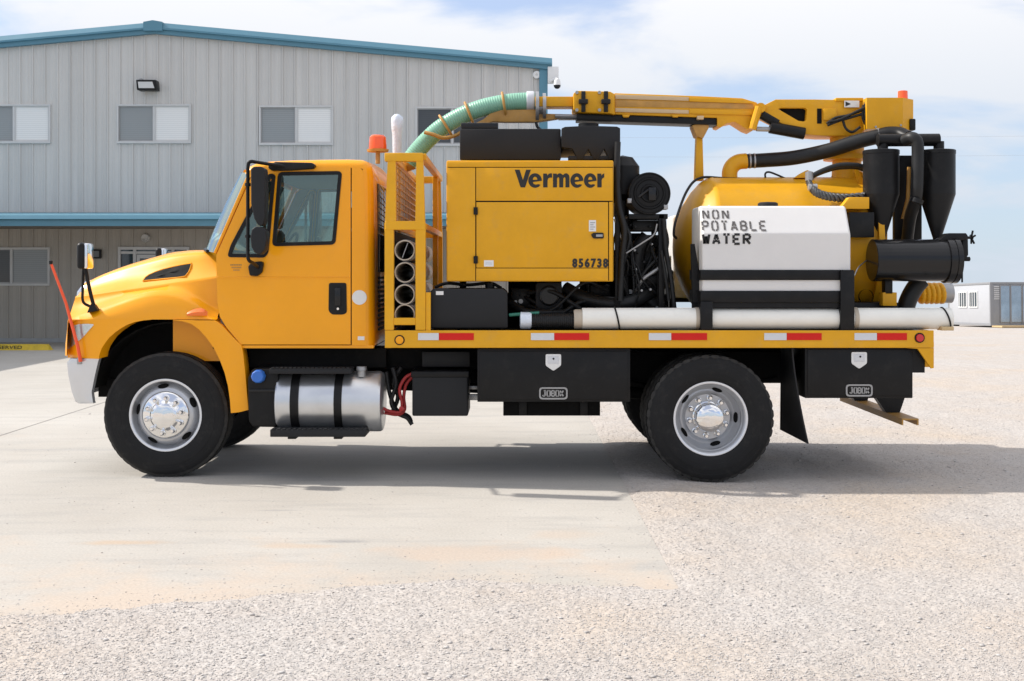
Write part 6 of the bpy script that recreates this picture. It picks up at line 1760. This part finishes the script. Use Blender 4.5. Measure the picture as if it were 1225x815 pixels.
b.add([(p[0], p[1], za_) for p in plan] + [(p[0], p[1], zb_) for p in plan], [tuple(reversed(range(n_))), tuple(range(n_, 2 * n_))] + [(i, (i + 1) % n_, n_ + (i + 1) % n_, n_ + i) for i in range(n_)])
cb = b.build('control_box', M_RIG, truck, smooth=20)
for (a, c) in ((1047.5, 152), (1077.5, 150)):
    b = B(); b.lathe([(-0.008, 0.001), (-0.008, 0.010), (0, 0.010)], P(a, c, Yk), 'Y', 8); b.build('bolt', M_STEEL, cb)
b = B(); b.box(xc_ - 0.05, xc_ + 0.004, Yk + 0.06, Yk + 0.2, Z(155, Yk), Z(141, Yk), 0.01); b.build('corner_lamp', M_BLK, cb)
b = B(); b.lathe([(0, 0.045), (0.07, 0.043), (0.075, 0.03), (0.076, 0.001)], P(1080, 118.5, Yk + 0.2), 'Z', 20); b.build('boom_beacon', M_BEAC, cb)
# boom rest
b = B(); b.ppx([(831.5, 216), (842, 216), (840.5, 160), (833.5, 160)], YC - 0.05, YC + 0.05, bev=0.006); brs = b.build('boom_rest', M_RIG, truck)
b = B(); b.ppx([(828, 150), (832, 149), (832, 142), (843, 142), (843, 147), (848, 147), (848, 153), (841, 166), (833, 163)], YC - 0.09, YC + 0.09, bev=0.006); b.build('rest_cradle', M_TAN, brs)
b = B(); b.bpx(834, 842, 138.5, 143, YC - 0.15, YC + 0.15, 0.004); b.build('rest_pad', M_WEAR, brs)

# ---------------------------------------------------------------- vacuum line, cyclones, separator
b = B(); pth = smooth_path([P(873, 215, YC), P(873, 206, YC), P(876, 199, YC), P(883, 194, YC), P(893, 192.8, YC)], 6); b.tube(pth, 0.072, 18); b.build('tank_elbow', M_RIG, truck, smooth=60)
Yv = 0.85
pth = smooth_path([P(891, 193, YC), P(915, 191.8, YC - .02), P(950, 188.8, 1.1), P(990, 180.5, 1.0), P(1022, 170.5, .92), P(1050, 163.5, Yv)], 8)
b = B(); b.tube(pth, 0.066, 18); vh = b.build('vacuum_hose', M_HOSE, truck, smooth=60)
for i, r_ in ((2, 0.074), (4, 0.074)):
    b = B(); t = (pth[i + 1] - pth[i]).normalized(); b.tube([pth[i] - t * 0.006, pth[i] + t * 0.008], r_ - 0.004, 18); b.build('hose_clamp', M_STEEL, vh)
b = B(); b.tube([pth[-1] - Vector((0.012, 0, 0)), pth[-1] + Vector((0.012, 0, 0))], 0.075, 18); b.build('hose_clamp', M_STEEL, vh)
b = B()
b.tube([P(1050, 168, 0.62), P(1123, 167.5, 0.62)], 0.055, 18)
b.tube(smooth_path([P(1048, 163.5, Yv), P(1062, 160, .80), P(1076, 160.5, .74), P(1086, 165, .66)]), 0.062, 16)
hd = b.build('header_pipe', M_BLK, truck, smooth=60)
Ycy = 0.62
for px in (1054, 1121):
    c = P(px, 233, Ycy); rC = 21.6 / S(Ycy - .1)
    ztop = Z(180.5, Ycy) - c.z; zbot = Z(285, Ycy) - c.z
    b = B(); b.lathe([(ztop + 0.004, 0.001), (ztop + 0.004, rC - 0.006), (ztop, rC), (ztop - 0.03, rC), (ztop - 0.032, rC - 0.003), (0.003, rC - 0.003), (0, rC - 0.003), (zbot, 0.036), (zbot - 0.03, 0.036)], c, 'Z', 40)
    cyc = b.build('cyclone', M_BLK, truck, smooth=30)
    b = B(); b.lathe([(ztop, 0.045), (ztop + 0.08, 0.045)], c + Vector((0.015, 0, 0)), 'Z', 18); b.build('cyclone_outlet', M_BLK, cyc)
b = B(); b.tube(smooth_path([P(1083, 168, .55), P(1091, 165, .47), P(1097, 170, .45), P(1098, 185, .45), P(1097.5, 210, .45), P(1096, 236, .48), P(1089, 260, .64), P(1085, 290, .76)], 7), [0.052] * 50, 16); b.build('drop_pipe', M_HOSE, truck, smooth=60)
b = B(); b.tube([P(1097.6, 238, .46), P(1095.6, 243, .462)], 0.058, 16); b.build('pipe_band', M_BLK, truck)
b = B(); b.tube([P(1080, 262, .75), P(1086, 238, .72), P(1087.5, 200, .72)], 0.017, 8); b.build('stay_rod', M_TAN, truck)
b = B(); b.bpx(1070, 1103, 186, 288, 0.84, 0.90, 0.006); b.build('cyclone_back_plate', M_BLK, truck)
# separator canister
Ycn, rcn = 0.35, 0.178
xcL, xcR = 3.04, X(1146, 0.19)
cz = Z(311.5, 0.30)
b = B(); b.lathe([(xcL, 0.001), (xcL, rcn - 0.004), (xcL + 0.004, rcn), (xcR, rcn), (xcR, 0.001)], (0, Ycn, cz), 'X', 56); cn = b.build('separator_canister', M_BLKG, truck)
b = B(); b.lathe([(xcR - 0.06, rcn + 0.002), (xcR - 0.06, rcn + 0.016), (xcR - 0.008, rcn + 0.016), (xcR - 0.008, rcn + 0.010), (xcR + 0.0, rcn + 0.010), (xcR + 0.0, rcn + 0.018), (xcR + 0.04, rcn + 0.018), (xcR + 0.06, rcn * 0.8), (xcR + 0.065, 0.001)], (0, Ycn, cz), 'X', 56); b.build('canister_lid', M_BLKG, cn)
b = B(); b.ppx([(1124, 287), (1132, 281), (1136, 279), (1156, 279), (1158, 282), (1158, 286), (1150, 288), (1128, 290)], 0.28, 0.42, bev=0.006); b.ppx([(1152, 282), (1158, 282), (1158.5, 305), (1154, 312), (1151, 300)], 0.32, 0.38, bev=0.004); b.build('lid_clamp', M_BLK, cn)
c = P(1162, 284.5, .35)
b = B()
for k in range(5):
    a = R(72 * k + 20); b.tube([c, c + Vector((0.012, 0.055 * math.cos(a), 0.06 * math.sin(a)))], 0.009, 6)
b.tube([P(1156, 284.5, .35), c + Vector((0.015, 0, 0))], 0.012, 8)
b.build('star_knob', M_BLK, cn)
b = B(); b.lathe([(-0.03, 0.001), (-0.02, 0.02), (0.02, 0.02), (0.03, 0.001)], P(1157, 310, .35), 'X', 10); b.tube([P(1151, 311, .4), P(1151, 338, .4)], 0.008, 6); b.build('clamp_bolt', M_BLK, cn)
for (a, c, m, d_, e) in ((1059, 1068, M_BLK, 330, 352), (1056, 1073, M_RIG, 350, 366)):
    b = B(); b.bpx(a, c, d_, e, 0.35, 0.45, 0.004); b.build('canister_support', m, truck)
b = B(); b.bpx(1020, 1075, 362, 394, 0.45, 0.9, 0.01); b.build('tail_block', M_BLK, truck)
b = B(); b.tube(smooth_path([P(1102, 335, .55), P(1094, 345, .55), P(1087, 358, .55), P(1083, 372, .55), P(1082, 390, .55)]), 0.075, 16); b.build('drain_hose', M_HOSE, truck, smooth=60)
b = B(); b.lathe([(-0.02, 0.062), (0.02, 0.062)], P(1036, 355, .5), 'Y', 20); b.build('drain_port', M_BLKG, truck)
b = B(); b.tube(smooth_path([P(1022, 330, .3), P(1027, 320, .35), P(1036, 312, .5)]), 0.006, 6); b.build('thin_line', M_STEEL, truck)
# hose coil with grey end under the canister
Yo = 1.0
pts = []
for k in range(70):
    t = k / 69; a = t * 2 * math.pi * 5
    pts.append(Vector((lerp(X(1098, Yo), X(1128, Yo), t), Yo + 0.075 * math.cos(a), Z(351, Yo) + 0.07 * math.sin(a))))
b = B(); b.tube(pts, 0.03, 8); b.lathe([(X(1096, Yo), 0.06), (X(1128, Yo), 0.06)], (0, Yo, Z(351, Yo)), 'X', 20); oc = b.build('coiled_hose', M_RIG, truck, smooth=60)
b = B(); b.lathe([(X(1127, Yo), 0.001), (X(1127, Yo), 0.088), (X(1138, Yo), 0.088), (X(1139, Yo), 0.001)], (0, Yo, Z(351, Yo)), 'X', 24); b.build('coil_end', M_STEEL, oc)
# loop of hydraulic hoses at the tank shoulder
for k, pts in enumerate(([(969, 212), (985, 204), (1003, 198), (1022, 197.5), (1034, 200)], [(967, 215), (978, 208), (1000, 201), (1024, 200), (1036, 204)])):
    b = B(); b.tube(smooth_path([P(a, c, 0.75 + 0.05 * k) for a, c in pts], 6), 0.022, 10); b.build('shoulder_hose', M_HOSE, truck, smooth=70)
random.seed(5)
pts = smooth_path([P(966, 212, .72), P(969, 222, .68), P(976, 230, .63), P(990, 235, .60), P(1010, 237, .58), P(1034, 235, .60)], 10)
b = B()
for s in range(3):
    q = []
    for i, p in enumerate(pts):
        a = i * 0.8 + s * 2.09; q.append(p + Vector((0.005 * math.sin(a), 0.024 * math.cos(a), 0.024 * math.sin(a))))
    b.tube(q, 0.016, 8)
b.build('braided_hose', M_BRAID, truck, smooth=70)
b = B(); b.lathe([(-0.05, 0.001), (-0.045, 0.035), (0.03, 0.035), (0.04, 0.001)], P(968, 210, .7), 'Z', 12); b.lathe([(-0.05, 0.001), (-0.045, 0.03), (0.03, 0.03), (0.04, 0.001)], P(973, 224, .66), 'X', 12); b.build('hose_coupler', M_STEEL, truck)

# ---------------------------------------------------------------- long white pipe strapped along the bed
rp = 0.0885; Yp = 0.13
zp = ZD + rp + 0.003
pipe = empty('white_pipe', (X(900, Yp), Yp, ZD)); tag(pipe, 'long white plastic pipe lying along the bed edge under the water tank', 'pipe')
b = B(); b.lathe([(X(697, .05), rp), (X(1133, .05), rp), (X(1141, .05), rp + 0.001), (X(1141, .05), rp - 0.008), (X(697, .05), rp - 0.008)], (0, Yp, zp), 'X', 48, closed=True); b.build('pipe_wall', M_PVC, pipe)
for a in (833, 1023):
    b = B(); b.lathe([(X(a, .05), rp + 0.001), (X(a, .05), rp + 0.005), (X(a + 5, .05), rp + 0.005), (X(a + 5, .05), rp + 0.001)], (0, Yp, zp), 'X', 40, closed=True); b.build('joint_band', M_TUBE, pipe)
for a, lean in ((739, 0.02), (1135, 0.03)):
    b = B(); ring = [Vector((X(a, .05) + lean * -math.sin(t) * 1.0, Yp + (rp + 0.006) * math.cos(t), zp + (rp + 0.003) * math.sin(t))) for t in [2 * math.pi * k / 28 for k in range(28)]]
    b.tube(ring, 0.007, 6, closed=True); b.build('strap', M_BLK, pipe)
b = B(); b.lathe([(X(687, .05), rp - 0.012), (X(689, .05), rp - 0.006), (X(697, .05), rp - 0.006), (X(697, .05), rp - 0.03), (X(687, .05), rp - 0.03)], (0, Yp, zp - 0.006), 'X', 32, closed=True); b.build('coupling', M_TUBE, pipe)
b = B(); n_ = 44; pts = [Vector((lerp(X(634, .05), X(688, .05), k / n_), Yp, zp - 0.02)) for k in range(n_ + 1)]
b.tube(pts, [0.066 if k % 2 else 0.060 for k in range(n_ + 1)], 20); b.build('flexible_end', M_HOSE, pipe, smooth=25)
b = B(); b.lathe([(X(622, .05), 0.05), (X(623, .05), 0.071), (X(634, .05), 0.071), (X(636, .05), 0.066)], (0, Yp, zp - 0.016), 'X', 24); b.build('clear_sleeve', M_BAG, pipe)
b = B(); c = P(1134, 393.5, 0.02); b.box(c.x - 0.05, c.x + 0.05, 0.02, 0.14, ZD - 0.002, ZD + 0.03, 0.004)
tag(b.build('wood_block', M_WOOD), 'small pale wood block under the rear end of the white pipe', 'block')

# ================================================================== SITE CABIN
Yq = 64.0 - CAM_D
cx0 = X(1185, Yq); cz0 = Z(391.5, Yq)
cabn = empty('site_cabin', (cx0 + 3.0, Yq, cz0)); tag(cabn, 'white and grey prefabricated site cabin with glass doors beyond the yard', 'cabin')
Wd, Ln, Ht = 6.0, 6.2, 2.44
b = B(); b.box(cx0 + 0.03, cx0 + Wd, Yq + 0.04, Yq + Ln, cz0 + 0.20, cz0 + Ht - 0.12, 0.01); b.build('cabin_wall', M_CWHT, cabn)
b = B(); b.box(cx0, cx0 + Wd + 0.03, Yq, Yq + Ln + 0.03, cz0 + Ht - 0.12, cz0 + Ht, 0.01); b.build('roof_frame', M_CGRY, cabn)
b = B(); b.box(cx0, cx0 + Wd + 0.03, Yq, Yq + Ln + 0.03, cz0 + 0.06, cz0 + 0.20, 0.01); b.build('base_frame', M_CGRY, cabn)
for yy in (Yq, Yq + Ln - 0.1):
    b = B(); b.box(cx0, cx0 + 0.16, yy, yy + 0.13, cz0 + 0.2, cz0 + Ht - 0.12); b.build('corner_post', M_CGRY, cabn, smooth=0)
for k in range(2):
    y0 = Yq + 1.75 + k * 1.55
    b = B(); b.box(cx0 - 0.02, cx0 + 0.05, y0, y0 + 1.25, cz0 + 1.05, cz0 + 1.98); w = b.build('window', M_STK, cabn, smooth=0)
    b = B(); b.box(cx0 - 0.03, cx0 + 0.04, y0 + 0.08, y0 + 1.17, cz0 + 1.12, cz0 + 1.91); b.build('pane', M_DGLS, w, smooth=0)
    for q in range(3):
        b = B(); yy = y0 + 0.30 + q * 0.32; b.box(cx0 - 0.05, cx0 - 0.032, yy, yy + 0.06, cz0 + 1.1, cz0 + 1.93); b.build('window_bar', M_STK, w, smooth=0)
# glazed front
def fq(px): return X(px, Yq)
b = B(); b.box(fq(1188.5), cx0 + Wd - 0.1, Yq + 0.01, Yq + 0.038, cz0 + 0.22, cz0 + Ht - 0.14); b.build('front_infill', M_CGRY, cabn, smooth=0)
for (a, c) in ((1197.5, 1208), (1210, 1222), (1224, 1236), (1238, 1250)):
    b = B(); b.box(fq(a), fq(c), Yq - 0.02, Yq + 0.008, cz0 + 0.28, cz0 + Ht - 0.22); g_ = b.build('glass_door', M_CGLS, cabn, smooth=0)
    b = B()
    for (p, q) in ((a - 0.8, a), (c, c + 0.8)): b.box(fq(p), fq(q), Yq - 0.05, Yq + 0.006, cz0 + 0.22, cz0 + Ht - 0.16)
    b.build('door_stile', M_CGRY, g_, smooth=0)
b = B()
for k in range(7): b.box(fq(1189.5), fq(1196), Yq - 0.02, Yq + 0.005, cz0 + 1.5 + k * 0.11, cz0 + 1.56 + k * 0.11)
b.build('louvre', M_FRM, cabn, smooth=0)
b = B(); b.box(cx0 + 0.05, cx0 + Wd, Yq - 1.4, Yq - 0.06, cz0 + 0.0, cz0 + 0.09); b.build('front_step', M_WOOD, cabn, smooth=0)
for xx in (cx0 + 0.3, cx0 + 3.0, cx0 + 5.6):
    for yy in (Yq + 0.3, Yq + Ln - 0.4):
        b = B(); b.box(xx - 0.15, xx + 0.15, yy - 0.15, yy + 0.15, cz0 - 0.45, cz0 + 0.06); b.build('support_block', M_DARK, cabn, smooth=0)
cabn.rotation_euler = (R(-1.73), 0, 0)

# two thin power lines far behind
for k, (py, lab) in enumerate(((165, 'upper of two thin power lines crossing the sky behind the boom'), (188, 'lower of two thin power lines crossing the sky behind the boom'))):
    Yw = 110.0 + 3 * k
    z0 = Z(py, Yw)
    b = B(); b.tube([(x, Yw, z0 + 0.6 * (x - 20) ** 2 / 3600.0) for x in np.linspace(-70, 110, 25)], 0.007, 5)
    tag(b.build('power_line', M_STEEL, smooth=60), lab, 'power line')
